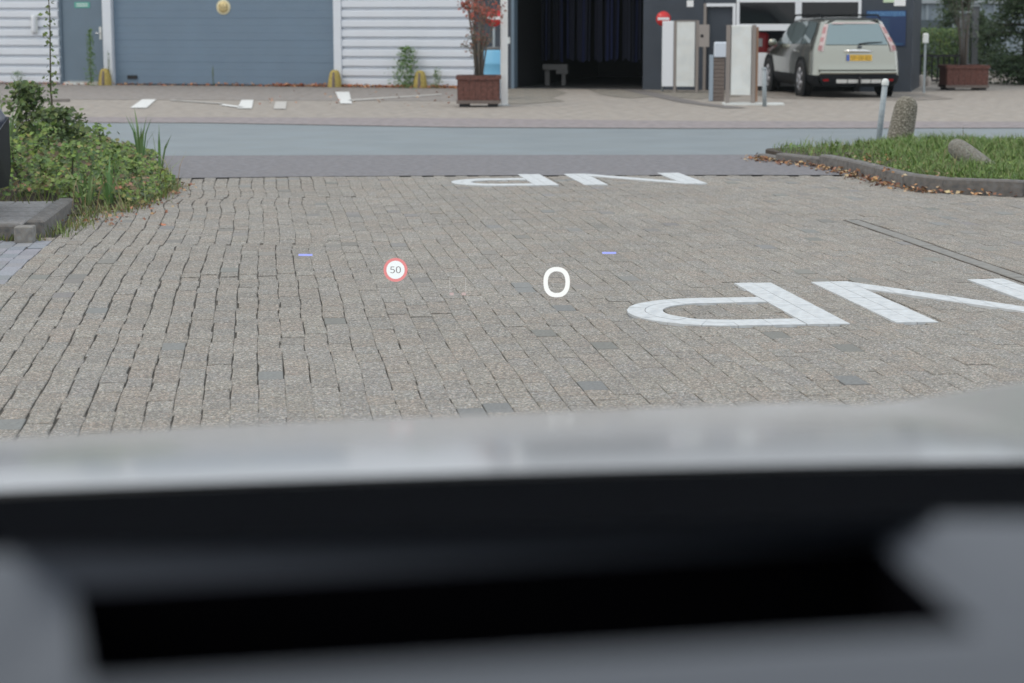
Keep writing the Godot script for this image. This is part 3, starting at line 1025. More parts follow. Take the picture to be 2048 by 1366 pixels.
func workshop() -> void:
	var u0 := -6.6
	var t := thing("workshop_building", "white boarded workshop with a blue grey roller door", "building", face(u0), FT)
	boards(t, u0, -15.5, -10.56)
	boards(t, u0, -3.82, -0.84)
	# back volume and roof
	fbox("wall", M.white, t, u0, Vector3(-15.5, 0, -8.0), Vector3(-0.86, 4.2, -0.62))
	fbox("roof", M.grey_steel, t, u0, Vector3(-15.7, 4.21, -8.1), Vector3(-0.84, 4.4, 0.15))
	fbox("lintel", M.white_board, t, u0, Vector3(-10.55, 2.95, -0.19), Vector3(-3.83, 4.2, -0.03))
	# side door
	var d := fbox("door", M.door_grey, t, u0, Vector3(-10.50, 0.07, -0.16), Vector3(-9.52, 2.13, -0.10))
	d.set_meta("label", "blue grey steel side door")
	fbox("door_frame", M.door_grey, t, u0, Vector3(-10.555, 0.0, -0.17), Vector3(-10.503, 2.94, -0.06))
	fbox("door_head", M.door_grey, t, u0, Vector3(-10.50, 2.135, -0.17), Vector3(-9.46, 2.94, -0.08))
	fbox("threshold", M.offwhite, t, u0, Vector3(-10.50, 0.0, -0.16), Vector3(-9.50, 0.066, -0.05))
	fbox("kick_plate", M.grey_steel, d, u0, Vector3(-10.40, 0.075, -0.099), Vector3(-9.62, 0.10, -0.085))
	var hp := fbox("handle_plate", M.offwhite, d, u0, Vector3(-9.59, 1.02, -0.099), Vector3(-9.535, 1.30, -0.085))
	var st := new_st(false)
	tube(st, [Vector3(-9.56 - u0, 1.16, -0.085), Vector3(-9.56 - u0, 1.16, -0.03), Vector3(-9.66 - u0, 1.16, -0.03)], [0.012, 0.012, 0.011], 8)
	obj("lever", st, M.chrome, d)
	# white posts at the roller door
	fbox("door_post", M.white_board, t, u0, Vector3(-9.455, 0.0, -0.18), Vector3(-9.245, 2.94, 0.02))
	fbox("door_post", M.white_board, t, u0, Vector3(-4.0, 0.0, -0.18), Vector3(-3.825, 2.94, 0.02))
	# roller door of six sections
	var rd := Node3D.new()
	rd.name = "roller_door"
	t.add_child(rd)
	rd.position = Vector3(-9.24 - u0, 0, -0.12)
	for k in 6:
		var s := new_st()
		var y0 := 0.035 + k * 0.486
		var wdt := 5.235
		# each section carries two shallow ribs
		var pr := [[0.0, -0.006], [0.002, 0.0], [0.155, 0.0], [0.160, -0.004], [0.165, 0.0], [0.315, 0.0], [0.320, -0.004], [0.325, 0.0], [0.483, 0.0], [0.485, -0.006]]
		for i in pr.size() - 1:
			quad(s, Vector3(0, y0 + pr[i][0], pr[i][1]), Vector3(wdt, y0 + pr[i][0], pr[i][1]), Vector3(wdt, y0 + pr[i + 1][0], pr[i + 1][1]), Vector3(0, y0 + pr[i + 1][0], pr[i + 1][1]))
		obj("panel", s, M.bluegrey, rd)
	st = new_st()
	box(st, Vector3(0.0, 0.0, -0.04), Vector3(5.235, 0.033, 0.012))
	obj("rubber_seal", st, M.black, rd)
	st = new_st()
	box(st, Vector3(0.30, 0.145, 0.001), Vector3(0.53, 0.225, 0.03))
	obj("letter_slot", st, M.black, rd)
	st = new_st()
	box(st, Vector3(0.0, 0.0, -0.08), Vector3(5.235, 2.94, -0.045))
	obj("liner", st, M.bluegrey, rd)
	# things fixed to it
	var lamp := thing("wall_lamp", "slim white lamp housing on the white boards left of the side door", "lamp", face(-11.12, 1.16, 0.0), FT)
	st = new_st()
	box(st, Vector3(-0.07, 0.0, 0.002), Vector3(0.07, 0.40, 0.05))
	obj("housing", st, M.offwhite, lamp)
	st = new_st(false)
	lathe(st, [[0.0, -0.0], [0.045, 0.01], [0.05, 0.05], [0.05, 0.34], [0.045, 0.39], [0.0, 0.40]], 12, Transform3D(Basis(), Vector3(0, 0.0, 0.075)))
	obj("cover", st, M.white, lamp)
	var gs := thing("door_sign", "small green and white sign on the blue grey side door", "sign", face(-9.99, 1.72, -0.098), FT)
	st = new_st()
	box(st, Vector3(-0.19, 0.0, 0.0), Vector3(0.19, 0.13, 0.006))
	obj("plate", st, mat(0.10, 0.36, 0.30, 0.5), gs)
	for r in 2:
		st = new_st()
		box(st, Vector3(-0.14, 0.03 + r * 0.045, 0.0065), Vector3(0.14, 0.055 + r * 0.045, 0.009))
		obj("print_line", st, mat(0.55, 0.68, 0.64, 0.5), gs)
	var rs := thing("round_sign", "round pale yellow sign on the roller door", "sign", face(-6.6, 1.73, -0.118), FT)
	st = new_st(false)
	lathe(st, [[0.165, 0.0], [0.165, 0.008], [0.158, 0.012], [0.0, 0.012]], 32, Transform3D(Basis(Vector3(1, 0, 0), PI / 2), Vector3.ZERO))
	obj("disc", st, mat(0.66, 0.60, 0.40, 0.5), rs)
	st = new_st(false)
	lathe(st, [[0.125, 0.0125], [0.125, 0.0135], [0.0, 0.0135]], 32, Transform3D(Basis(Vector3(1, 0, 0), PI / 2), Vector3.ZERO))
	obj("face", st, mat(0.70, 0.56, 0.28, 0.5), rs)
	lettering("lettering", "564", 0.10, mat(0.20, 0.17, 0.10, 0.6), rs, Vector3(0, 0.012, 0.0145), Basis(), 0.002, 0.19)
	# yellow guard stones at the door jambs
	guard(-9.36, 0.10, "ochre guard stone at the jamb between side door and roller door")
	guard(-3.93, 0.10, "yellow guard stone at the jamb right of the roller door")
	guard(-1.98, 0.14, "yellow guard stone before the white boards beside a weed")
	# weeds and litter along the wall
	wall_weed(-9.62, 0.22, 1.25, 420, 0.06, "tall slim green weed beside the side door handle", 0.10)
	wall_weed(-9.27, 0.05, 0.75, 60, 0.03, "thin grass stalks against the white door post", 0.03)
	wall_weed(-2.28, 0.12, 0.88, 750, 0.07, "bushy green weed growing at the foot of the white boards", 0.30)
	wall_weed(-1.62, 0.1, 0.42, 160, 0.05, "low wispy weed right of the yellow guard stone", 0.12)
	wall_weed(-6.75, 0.1, 0.5, 30, 0.03, "single thin stalk in front of the roller door", 0.012)
	wall_weed(-11.5, 0.1, 0.30, 120, 0.05, "dry low weed at the foot of the left white boards", 0.2)
	var l := new_st(true)
	var dry := [Color(0.42, 0.12, 0.05), Color(0.50, 0.22, 0.09), Color(0.30, 0.09, 0.045), Color(0.52, 0.30, 0.16)]
	for i in 1500:
		var u := rng.randf_range(-5.4, -0.7)
		if rng.randf() < 0.25:
			u = rng.randf_range(-12.5, -5.0)
		var dense := 0.16 if u > -3.6 and u < -1.0 else 0.08
		var p := face(u, 0.02 + rng.randf() * 0.05, 0.06 + absf(rng.randfn(0.0, dense)))
		leaf(l, p, rng.randf_range(0.03, 0.075), Vector3.UP, vary(pick(dry), 0.3), 0.8)
	for i in 60:
		leaf(l, Vector3(rng.randf_range(-4.5, -0.6), 0.02, rng.randf_range(-41.5, -34.0)), 0.06, Vector3.UP, vary(pick(dry), 0.3), 0.8)
	var o := obj(numbered("wall_leaves"), l, M.dry_leaf, self)
	o.set_meta("kind", "stuff")
	o.set_meta("label", "rust coloured fallen leaves along the foot of the white workshop")
	o.set_meta("category", "leaves")
	# low planted kerb at the left end of the forecourt
	st = new_st()
	slab(st, PackedVector2Array([Vector2(-14, -34.6), Vector2(-8.6, -35.6), Vector2(-7.9, -36.0), Vector2(-8.6, -36.4), Vector2(-14, -36.0)]), 0.0, 0.06)
	o = obj("kerb_island", st, M.walk, self)
	o.set_meta("kind", "structure")

func guard(u: float, w: float, label: String) -> void:
	var t := thing("guard_stone", label, "guard stone", face(u, 0.0, w + 0.07), FT, "yellow guard stones along the workshop")
	var st := new_st(false)
	# tapering round-topped stone with a worn groove down its middle
	var prof := [[0.155, 0.0], [0.145, 0.12], [0.125, 0.24], [0.105, 0.32], [0.07, 0.37], [0.0, 0.385]]
	lathe(st, prof, 18)
	obj("stone_body", st, M.yellow, t)
	st = new_st()
	tube(st, [Vector3(0.02, 0.02, 0.150), Vector3(0.012, 0.2, 0.125), Vector3(0.01, 0.33, 0.09)], [0.035, 0.03, 0.022], 8)
	obj("worn_edge", st, M.grey_wood, t)

func wall_weed(u: float, w: float, tall: float, n: int, size: float, label: String, spread: float) -> void:
	var t := thing("wall_weed", label, "weed", face(u, 0.0, w + 0.1))
	var st := new_st(false)
	for k in 3:
		var a := rng.randf_range(-spread, spread)
		tube(st, [Vector3(0, -0.01, 0), Vector3(a * 0.6, tall * 0.5, 0.02), Vector3(a, tall * rng.randf_range(0.8, 1.0), 0.0)], [0.006, 0.005, 0.003], 5)
	obj("stem", st, mat(0.10, 0.12, 0.05, 0.8), t)
	st = new_st(true)
	for i in n:
		var f := rng.randf()
		var r := spread * (1.1 - f * 0.8)
		leaf(st, Vector3(rng.randfn(0, 0.6) * r, tall * f, rng.randfn(0, 0.4) * r), size * rng.randf_range(0.6, 1.1), Vector3(0, 0.6, 0.8), vary(pick([Color(0.10, 0.19, 0.05), Color(0.07, 0.14, 0.05), Color(0.14, 0.22, 0.07)]), 0.3), 0.5)
	obj("foliage", st, M.leaf, t)

# ------------------------------------------------------------------ car wash
func car_wash() -> void:
	var u0 := 4.0
	var t := thing("car_wash_building", "dark grey car wash building with an open wash bay and white framed windows", "building", face(u0), FT)
	# piers and wall pieces, leaving the bay, the door and the windows open
	fbox("wall", M.dark_wall, t, u0, Vector3(-0.82, 0, -0.30), Vector3(-0.02, 4.6, 0.0))
	fbox("wall", M.dark_wall, t, u0, Vector3(2.83, 0, -0.30), Vector3(4.10, 4.6, 0.0))
	fbox("wall", M.dark_wall, t, u0, Vector3(7.33, 0, -0.30), Vector3(8.36, 4.6, 0.0))
	fbox("wall", M.dark_wall, t, u0, Vector3(-0.02, 3.0, -0.30), Vector3(2.83, 4.6, -0.002))
	fbox("wall", M.dark_wall, t, u0, Vector3(4.10, 2.16, -0.30), Vector3(7.33, 4.6, -0.003))
	fbox("side_wall", M.dark_wall, t, u0, Vector3(8.06, 0, -3.2), Vector3(8.35, 4.6, -0.31))
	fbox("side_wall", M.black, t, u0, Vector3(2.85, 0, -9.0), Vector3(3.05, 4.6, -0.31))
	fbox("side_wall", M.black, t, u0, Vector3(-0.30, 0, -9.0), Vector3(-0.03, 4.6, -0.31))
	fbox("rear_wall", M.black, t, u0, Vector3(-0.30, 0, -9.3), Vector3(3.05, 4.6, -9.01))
	fbox("roof", M.dark_wall, t, u0, Vector3(-0.84, 4.61, -9.3), Vector3(3.1, 4.8, 0.1))
	fbox("roof", M.dark_wall, t, u0, Vector3(3.1, 4.61, -3.5), Vector3(8.38, 4.79, 0.1))
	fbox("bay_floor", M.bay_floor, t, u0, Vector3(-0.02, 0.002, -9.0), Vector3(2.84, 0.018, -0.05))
	fbox("jamb", M.door_grey, t, u0, Vector3(-0.015, 0, -0.28), Vector3(0.05, 2.99, 0.02))
	fbox("room_floor", M.bay_floor, t, u0, Vector3(3.06, 0.002, -3.2), Vector3(8.05, 0.018, -0.31))
	fbox("room_partition", M.dark_wall, t, u0, Vector3(3.06, 0.0, -3.5), Vector3(8.35, 4.6, -3.21))
	# staff door with its pale frame
	var d := fbox("door", M.dark_wall, t, u0, Vector3(4.16, 0.03, -0.14), Vector3(4.70, 1.72, -0.08))
	fbox("frame", M.taupe, d, u0, Vector3(4.10, 0.0, -0.16), Vector3(4.155, 1.79, 0.015))
	fbox("frame", M.white, d, u0, Vector3(4.705, 0.0, -0.16), Vector3(4.765, 1.79, 0.015))
	fbox("frame", M.white, d, u0, Vector3(4.155, 1.725, -0.16), Vector3(4.705, 1.79, 0.015))
	fbox("panel", M.dark_wall, t, u0, Vector3(4.105, 1.795, -0.18), Vector3(4.765, 2.155, -0.02))
	# windows
	for w in [[4.78, 6.05], [6.055, 7.325]]:
		var n := Node3D.new()
		n.name = "window"
		t.add_child(n, true)
		var a: float = w[0]
		var b: float = w[1]
		fbox("frame", M.white, n, u0, Vector3(a, 0.79, -0.10), Vector3(a + 0.06, 2.15, 0.02))
		fbox("frame", M.white, n, u0, Vector3(b - 0.06, 0.79, -0.10), Vector3(b, 2.15, 0.02))
		fbox("frame", M.white, n, u0, Vector3(a + 0.061, 1.81, -0.10), Vector3(b - 0.061, 1.88, 0.018))
		fbox("frame", M.white, n, u0, Vector3(a + 0.061, 1.235, -0.10), Vector3(b - 0.061, 1.37, 0.018))
		fbox("frame", M.white, n, u0, Vector3(a + 0.061, 2.08, -0.10), Vector3(b - 0.061, 2.15, 0.018))
		for q in [[0.79, 1.234], [1.371, 1.809], [1.881, 2.079]]:
			var st := new_st()
			var p0 := Vector3(a + 0.06 - u0, q[0], -0.05)
			var p1 := Vector3(b - 0.06 - u0, q[1], -0.05)
			quad(st, p0, Vector3(p1.x, p0.y, p0.z), p1, Vector3(p0.x, p1.y, p0.z))
			obj("pane", st, M.pane, n)
		fbox("panel", M.white, n, u0, Vector3(a, 0.10, -0.10), Vector3(b, 0.785, 0.01))
		fbox("vent", M.black, n, u0, Vector3(a + 0.22, 0.36, 0.0105), Vector3(a + 0.28, 0.41, 0.02))
	fbox("plinth", M.black, t, u0, Vector3(4.78, 0.0, -0.12), Vector3(7.325, 0.097, -0.01))
	# red object inside the window
	var rd := thing("red_machine", "red object standing behind the lower left window pane", "machine", face(5.2, 0.02, -0.7), FT)
	var s := new_st()
	block(s, Vector3(-0.16, 0.0, -0.2), Vector3(0.16, 1.17, 0.1), 0.05)
	obj("cabinet", s, mat(0.45, 0.02, 0.03, 0.4), rd)
	s = new_st()
	box(s, Vector3(-0.04, 0.88, 0.101), Vector3(0.05, 1.05, 0.12), Transform3D(Basis(Vector3(0, 0, 1), 0.0), Vector3.ZERO))
	obj("label_plate", s, M.sign_white, rd)
	# hanging wash curtain: single strips
	var cur := thing("wash_curtain", "dark blue and black strip curtain hanging in the wash bay", "curtain", face(1.4, 0.0, -2.4), FT)
	var blue := mat(0.013, 0.020, 0.085, 0.7)
	var navy := mat(0.012, 0.014, 0.035, 0.7)
	for k in 34:
		s = new_st()
		var x := -1.32 + k * 0.08 + rng.randf_range(-0.012, 0.012)
		var low := 0.56 + rng.randf_range(-0.05, 0.06)
		var zz := rng.randf_range(-0.12, 0.12)
		var sway := rng.randf_range(-0.03, 0.03)
		var hw := rng.randf_range(0.018, 0.036)
		quad(s, Vector3(x - hw + sway, low, zz), Vector3(x + hw + sway, low, zz + 0.03), Vector3(x + hw * 0.8, 2.95, zz), Vector3(x - hw * 0.8, 2.95, zz))
		quad(s, Vector3(x + hw + sway, low, zz + 0.022), Vector3(x - hw + sway, low, zz - 0.008), Vector3(x - hw * 0.8, 2.95, zz - 0.008), Vector3(x + hw * 0.8, 2.95, zz - 0.008))
		obj("strip", s, blue if k in [1, 6, 7, 12, 19, 20, 22, 27] else navy, cur)
	s = new_st(false)
	tube(s, [Vector3(-1.40, 2.97, 0), Vector3(1.40, 2.97, 0)], [0.04, 0.04], 8)
	obj("rail", s, M.grey_steel, cur)
	var bm := thing("wash_machine", "grey machine part low inside the dark wash bay", "machine", face(0.62, 0.02, -2.0), FT)
	s = new_st()
	box(s, Vector3(-0.40, 0.34, -0.1), Vector3(0.15, 0.46, 0.1))
	box(s, Vector3(-0.10, 0.25, -0.08), Vector3(0.16, 0.339, 0.08))
	box(s, Vector3(-0.36, 0.0, -0.05), Vector3(-0.26, 0.339, 0.05))
	box(s, Vector3(0.02, 0.0, -0.05), Vector3(0.10, 0.249, 0.05))
	obj("arm", s, mat(0.12, 0.115, 0.11, 0.7), bm)
	# plates on the dark walls
	plate("wall_plate", "small white plate on the dark wall left of the staff door", 3.815, 1.72, 0.14, 0.13, M.sign_white)
	plate("notice", "pale green notice on the dark wall above the blue board", 7.87, 1.80, 0.22, 0.30, mat(0.55, 0.66, 0.48, 0.6))
	plate("notice", "white notice at the corner of the dark wall above the blue board", 8.09, 1.73, 0.23, 0.30, M.sign_white)
	var bd := thing("blue_board", "dark blue information board on the dark wall behind the estate car", "sign", face(7.825, 0.93, 0.003), FT)
	s = new_st()
	box(s, Vector3(-0.40, 0.0, 0.0), Vector3(0.40, 0.71, 0.02))
	obj("panel", s, mat(0.014, 0.035, 0.105, 0.4), bd)
	lettering("lettering", "OPENINGSTIJDEN", 0.082, mat(0.16, 0.34, 0.55, 0.5), bd, Vector3(0.0, 0.645, 0.0215), Basis(), 0.002, 0.74)
	s = new_st()
	box(s, Vector3(-0.385, 0.595, 0.0202), Vector3(0.385, 0.695, 0.0206))
	obj("header", s, mat(0.03, 0.10, 0.25, 0.4), bd)
	for k in 8:
		for c in 2:
			s = new_st()
			box(s, Vector3(-0.34 + c * 0.24, 0.10 + k * 0.06, 0.0205), Vector3(-0.19 + c * 0.26, 0.128 + k * 0.06, 0.022))
			obj("print_line", s, mat(0.03, 0.075, 0.15, 0.5), bd)
	s = new_st()
	box(s, Vector3(-0.36, 0.02, 0.0205), Vector3(0.36, 0.06, 0.022))
	obj("footer", s, mat(0.02, 0.07, 0.16, 0.5), bd)

func plate(called: String, label: String, u: float, y: float, w: float, h: float, m: Material) -> void:
	var t := thing(called, label, "sign", face(u, y, 0.002), FT)
	var st := new_st()
	block(st, Vector3(-w / 2, 0, 0), Vector3(w / 2, h, 0.012), 0.004)
	obj("plate", st, m, t)

# ------------------------------------------------------------------ what stands on the forecourt
func make_planter(at: Vector3, turn: float, wide: float, deep: float, high: float, label: String) -> Node3D:
	var t := thing("wooden_planter", label, "planter", at, turn, "brown wooden planters on the forecourt")
	var n := 7
	var st: SurfaceTool
	for side in [-1, 1]:
		for k in n:
			st = new_st()
			var a := -wide / 2 + wide * k / n
			box(st, Vector3(a + 0.002, 0.11, side * deep / 2 - 0.012), Vector3(a + wide / n - 0.002, high - 0.07, side * deep / 2 + 0.012))
			obj("plank", st, M.rusty_wood, t)
		for k in 5:
			st = new_st()
			var a := -deep / 2 + 0.014 + (deep - 0.028) * k / 5.0
			box(st, Vector3(side * wide / 2 - 0.012, 0.11, a + 0.002), Vector3(side * wide / 2 + 0.012, high - 0.07, a + (deep - 0.028) / 5.0 - 0.002))
			obj("plank", st, M.rusty_wood, t)
		st = new_st()
		box(st, Vector3(-wide / 2 - 0.03, high - 0.068, side * deep / 2 - 0.04), Vector3(wide / 2 + 0.03, high, side * deep / 2 + 0.035))
		obj("top_rail", st, M.rusty_wood, t)
		st = new_st()
		box(st, Vector3(side * wide / 2 - 0.04, high - 0.066, -deep / 2 + 0.041), Vector3(side * wide / 2 + 0.03, high - 0.003, deep / 2 - 0.041))
		obj("top_rail", st, M.rusty_wood, t)
		st = new_st()
		box(st, Vector3(-wide / 2 - 0.025, 0.05, side * deep / 2 - 0.03), Vector3(wide / 2 + 0.025, 0.108, side * deep / 2 + 0.03))
		obj("base_rail", st, M.grey_wood, t)
		for q in [-1, 1]:
			st = new_st()
			box(st, Vector3(q * (wide / 2 - 0.1) - 0.08, 0.0, side * (deep / 2 - 0.08) - 0.07), Vector3(q * (wide / 2 - 0.1) + 0.08, 0.049, side * (deep / 2 - 0.08) + 0.07))
			obj("foot", st, M.black, t)
	st = new_st()
	box(st, Vector3(-wide / 2 + 0.013, 0.10, -deep / 2 + 0.013), Vector3(wide / 2 - 0.013, high - 0.09, deep / 2 - 0.013))
	obj("earth", st, M.soil, t)
	return t

func shrub(called: String, label: String, at: Vector3, tall: float, spread: float, stems: int, n: int, size: float, cols: Array, low := 0.2) -> void:
	var t := thing(called, label, "shrub", at)
	var st := new_st(false)
	var tips := []
	for k in stems:
		var a := rng.randf() * TAU
		var r := spread * rng.randf_range(0.3, 1.0)
		var top := Vector3(cos(a) * r, tall * rng.randf_range(0.65, 1.0), sin(a) * r)
		var mid := Vector3(cos(a) * r * 0.35, top.y * 0.5, sin(a) * r * 0.35) + Vector3(rng.randf_range(-0.04, 0.04), 0, rng.randf_range(-0.04, 0.04))
		tube(st, [Vector3(cos(a) * 0.04, 0, sin(a) * 0.04), mid, top], [0.016, 0.011, 0.004], 6)
		tips.append([mid, top])
		for b in 4:
			var f := rng.randf_range(0.2, 1.0)
			var s := mid.lerp(top, f) if f > 0.4 else Vector3.ZERO.lerp(mid, f + 0.5)
			var e := s + Vector3(rng.randf_range(-1, 1), rng.randf_range(0.0, 0.7), rng.randf_range(-1, 1)).normalized() * spread * 0.6
			tube(st, [s, e], [0.006, 0.003], 5)
			tips.append([s, e])
	obj("trunk", st, mottled(0.14, 0.12, 0.10, 0.3, 0.3, 0.9, 51, 0.03), t)
	st = new_st(true)
	for i in n:
		var s: Array = pick(tips)
		var p: Vector3 = s[0].lerp(s[1], pow(rng.randf(), 0.6)) + Vector3(rng.randfn(0, 1), rng.randfn(0, 1), rng.randfn(0, 1)) * spread * 0.10
		if p.y < low * tall * rng.randf():
			continue
		leaf(st, p, size * rng.randf_range(0.6, 1.15), Vector3(0, 0.7, 0.6), vary(cols[mini(cols.size() - 1, int(clampf(p.y / tall + rng.randf_range(-0.25, 0.25), 0, 0.999) * cols.size()))], 0.3), 0.6)
	obj("crown", st, M.leaf, t)

func forecourt_things() -> void:
	var st: SurfaceTool
	make_planter(Vector3(-0.56, 0.01, -34.1), -0.02, 0.68, 0.62, 0.52, "brown wooden planter with a red leaved shrub beside the white pole")
	shrub("planted_shrub", "straggly red and brown leaved shrub growing in the planter by the white pole", Vector3(-0.56, 0.44, -34.1), 1.75, 0.40, 13, 1500, 0.055, [Color(0.10, 0.10, 0.06), Color(0.12, 0.10, 0.065), Color(0.20, 0.09, 0.06), Color(0.32, 0.07, 0.05), Color(0.38, 0.09, 0.05)])
	var pole := thing("white_pole", "tall white square pole at the wash bay entrance beside the planter", "pole", Vector3(-0.135, 0.0, -34.55), 0.1)
	st = new_st()
	block(st, Vector3(-0.058, 0.0, -0.058), Vector3(0.058, 4.2, 0.058), 0.01)
	obj("shaft", st, mottled(0.80, 0.80, 0.78, 0.06, 2.0, 0.5, 71, 0.01), pole)
	st = new_st()
	block(st, Vector3(-0.10, 0.0, -0.10), Vector3(0.10, 0.012, 0.10), 0.003)
	obj("base_plate", st, M.grey_steel, pole)
	st = new_st()
	box(st, Vector3(0.059, 1.05, -0.03), Vector3(0.10, 1.16, 0.03))
	obj("switch_box", st, M.offwhite, pole)
	# light blue drum behind the planter
	var drum := thing("blue_drum", "light blue plastic drum behind the planter at the white pole", "drum", Vector3(-0.32, 0.01, -37.4))
	st = new_st(false)
	lathe(st, [[0.0, 0.0], [0.20, 0.0], [0.205, 0.03], [0.205, 0.28], [0.215, 0.30], [0.205, 0.32], [0.205, 0.62], [0.215, 0.64], [0.205, 0.66], [0.20, 0.86], [0.17, 0.90], [0.0, 0.91]], 22)
	obj("barrel", st, mat(0.16, 0.42, 0.62, 0.45), drum)
	st = new_st(false)
	lathe(st, [[0.175, 0.895], [0.18, 0.93], [0.16, 0.945], [0.0, 0.95]], 22)
	obj("lid", st, mat(0.10, 0.10, 0.10, 0.6), drum)
	no_entry("round red sign with a white bar half hidden behind the red leaved shrub", Vector3(-0.36, 0.0, -40.2), 1.49, 0.17)
	no_entry("round red no entry sign rising behind the white double sign board", Vector3(3.08, 0.0, -41.2), 1.475, 0.15)
	# double white sign board
	var a := thing("sign_board", "wide white double sign board on grey posts before the dark pier", "sign board", Vector3(3.38, 0.0, -40.6), -0.22, "white standing sign boards at the car wash")
	for q in [[-0.36, -0.13, "board"], [-0.07, 0.30, "board"]]:
		st = new_st()
		block(st, Vector3(q[0], 0.13, -0.05), Vector3(q[1], 1.42 if q[0] > -0.2 else 1.43, 0.05), 0.01)
		obj("board", st, M.white if q[0] < -0.2 else M.offwhite, a)
	for x in [-0.10, 0.345]:
		st = new_st()
		box(st, Vector3(x - 0.027, 0.0, -0.045), Vector3(x + 0.027, 1.44, 0.045))
		obj("post", st, M.taupe, a)
	st = new_st()
	box(st, Vector3(-0.07, 1.421, -0.055), Vector3(0.317, 1.445, 0.055))
	obj("top_trim", st, M.taupe, a)
	st = new_st()
	box(st, Vector3(0.375, 0.92, -0.06), Vector3(0.58, 1.36, 0.04))
	obj("control_box", st, mat(0.30, 0.27, 0.25, 0.6), a)
	st = new_st(false)
	lathe(st, [[0.03, 0.0], [0.03, 0.012], [0.0, 0.012]], 14, Transform3D(Basis(Vector3(1, 0, 0), PI / 2), Vector3(0.44, 1.14, 0.0405)))
	obj("lock", st, M.black, a)
	# single board
	var b := thing("sign_board", "tall white sign board on a taupe frame standing nearest the street", "sign board", Vector3(3.95, 0.0, -34.9), -0.06, "white standing sign boards at the car wash")
	st = new_st()
	block(st, Vector3(-0.17, 0.17, -0.05), Vector3(0.185, 1.36, 0.05), 0.012)
	obj("board", st, M.offwhite, b)
	for q in [[-0.215, 0.035], [0.225, 0.033]]:
		st = new_st()
		box(st, Vector3(q[0] - q[1], 0.0, -0.06), Vector3(q[0] + q[1], 1.365, 0.06))
		obj("post", st, M.taupe, b)
	st = new_st()
	box(st, Vector3(0.262, 0.05, -0.05), Vector3(0.30, 1.33, 0.05))
	obj("side_slat", st, mat(0.26, 0.155, 0.10, 0.7), b)
	st = new_st()
	box(st, Vector3(-0.30, 0.0, -0.30), Vector3(0.75, 0.028, 0.30))
	obj("footing", st, M.offwhite, b)
	# litter and payment pillar
	var pil := thing("service_pillar", "brown ribbed service pillar with a white top left of the single sign board", "service pillar", Vector3(3.66, 0.01, -36.4), -0.05)
	for k in 11:
		st = new_st()
		box(st, Vector3(-0.03, 0.0 + k * 0.071, -0.10), Vector3(0.17, 0.066 + k * 0.071, 0.10))
		obj("slat", st, M.grey_wood, pil)
	st = new_st()
	box(st, Vector3(-0.10, 0.0, -0.10), Vector3(-0.033, 0.82, 0.11))
	obj("side_panel", st, mat(0.30, 0.36, 0.42, 0.5), pil)
	st = new_st()
	block(st, Vector3(-0.02, 0.785, -0.13), Vector3(0.24, 1.05, 0.13), 0.02)
	obj("top_box", st, mat(0.58, 0.63, 0.70, 0.4), pil)
	var post := thing("metal_post", "plain grey metal post beside the footing of the single sign board", "post", Vector3(4.28, 0.0, -34.1))
	post.rotation.z = 0.03
	st = new_st(false)
	tube(st, [Vector3(0, -0.03, 0), Vector3(0, 0.63, 0)], [0.038, 0.036], 12)
	obj("tube", st, M.grey_steel, post)
	st = new_st(false)
	lathe(st, [[0.045, 0.63], [0.045, 0.65], [0.0, 0.665]], 12)
	obj("cap", st, M.grey_steel, post)

func no_entry(label: String, at: Vector3, y: float, r: float) -> void:
	var t := thing("no_entry_sign", label, "road sign", at, 0.0, "red no entry signs at the wash bay")
	var turn := Transform3D(Basis(Vector3(1, 0, 0), PI / 2), Vector3(0, y, 0))
	var st := new_st(false)
	lathe(st, [[r, -0.004], [r, 0.004], [0.0, 0.004]], 36, turn)
	obj("disc", st, M.red, t)
	st = new_st()
	box(st, Vector3(-r * 0.78, y - r * 0.17, 0.0045), Vector3(r * 0.78, y + r * 0.17, 0.007))
	obj("bar", st, M.sign_white, t)
	st = new_st(false)
	tube(st, [Vector3(0, 0, -0.03), Vector3(0, y + r * 0.9, -0.03)], [0.024, 0.024], 10)
	obj("post", st, M.grey_steel, t)

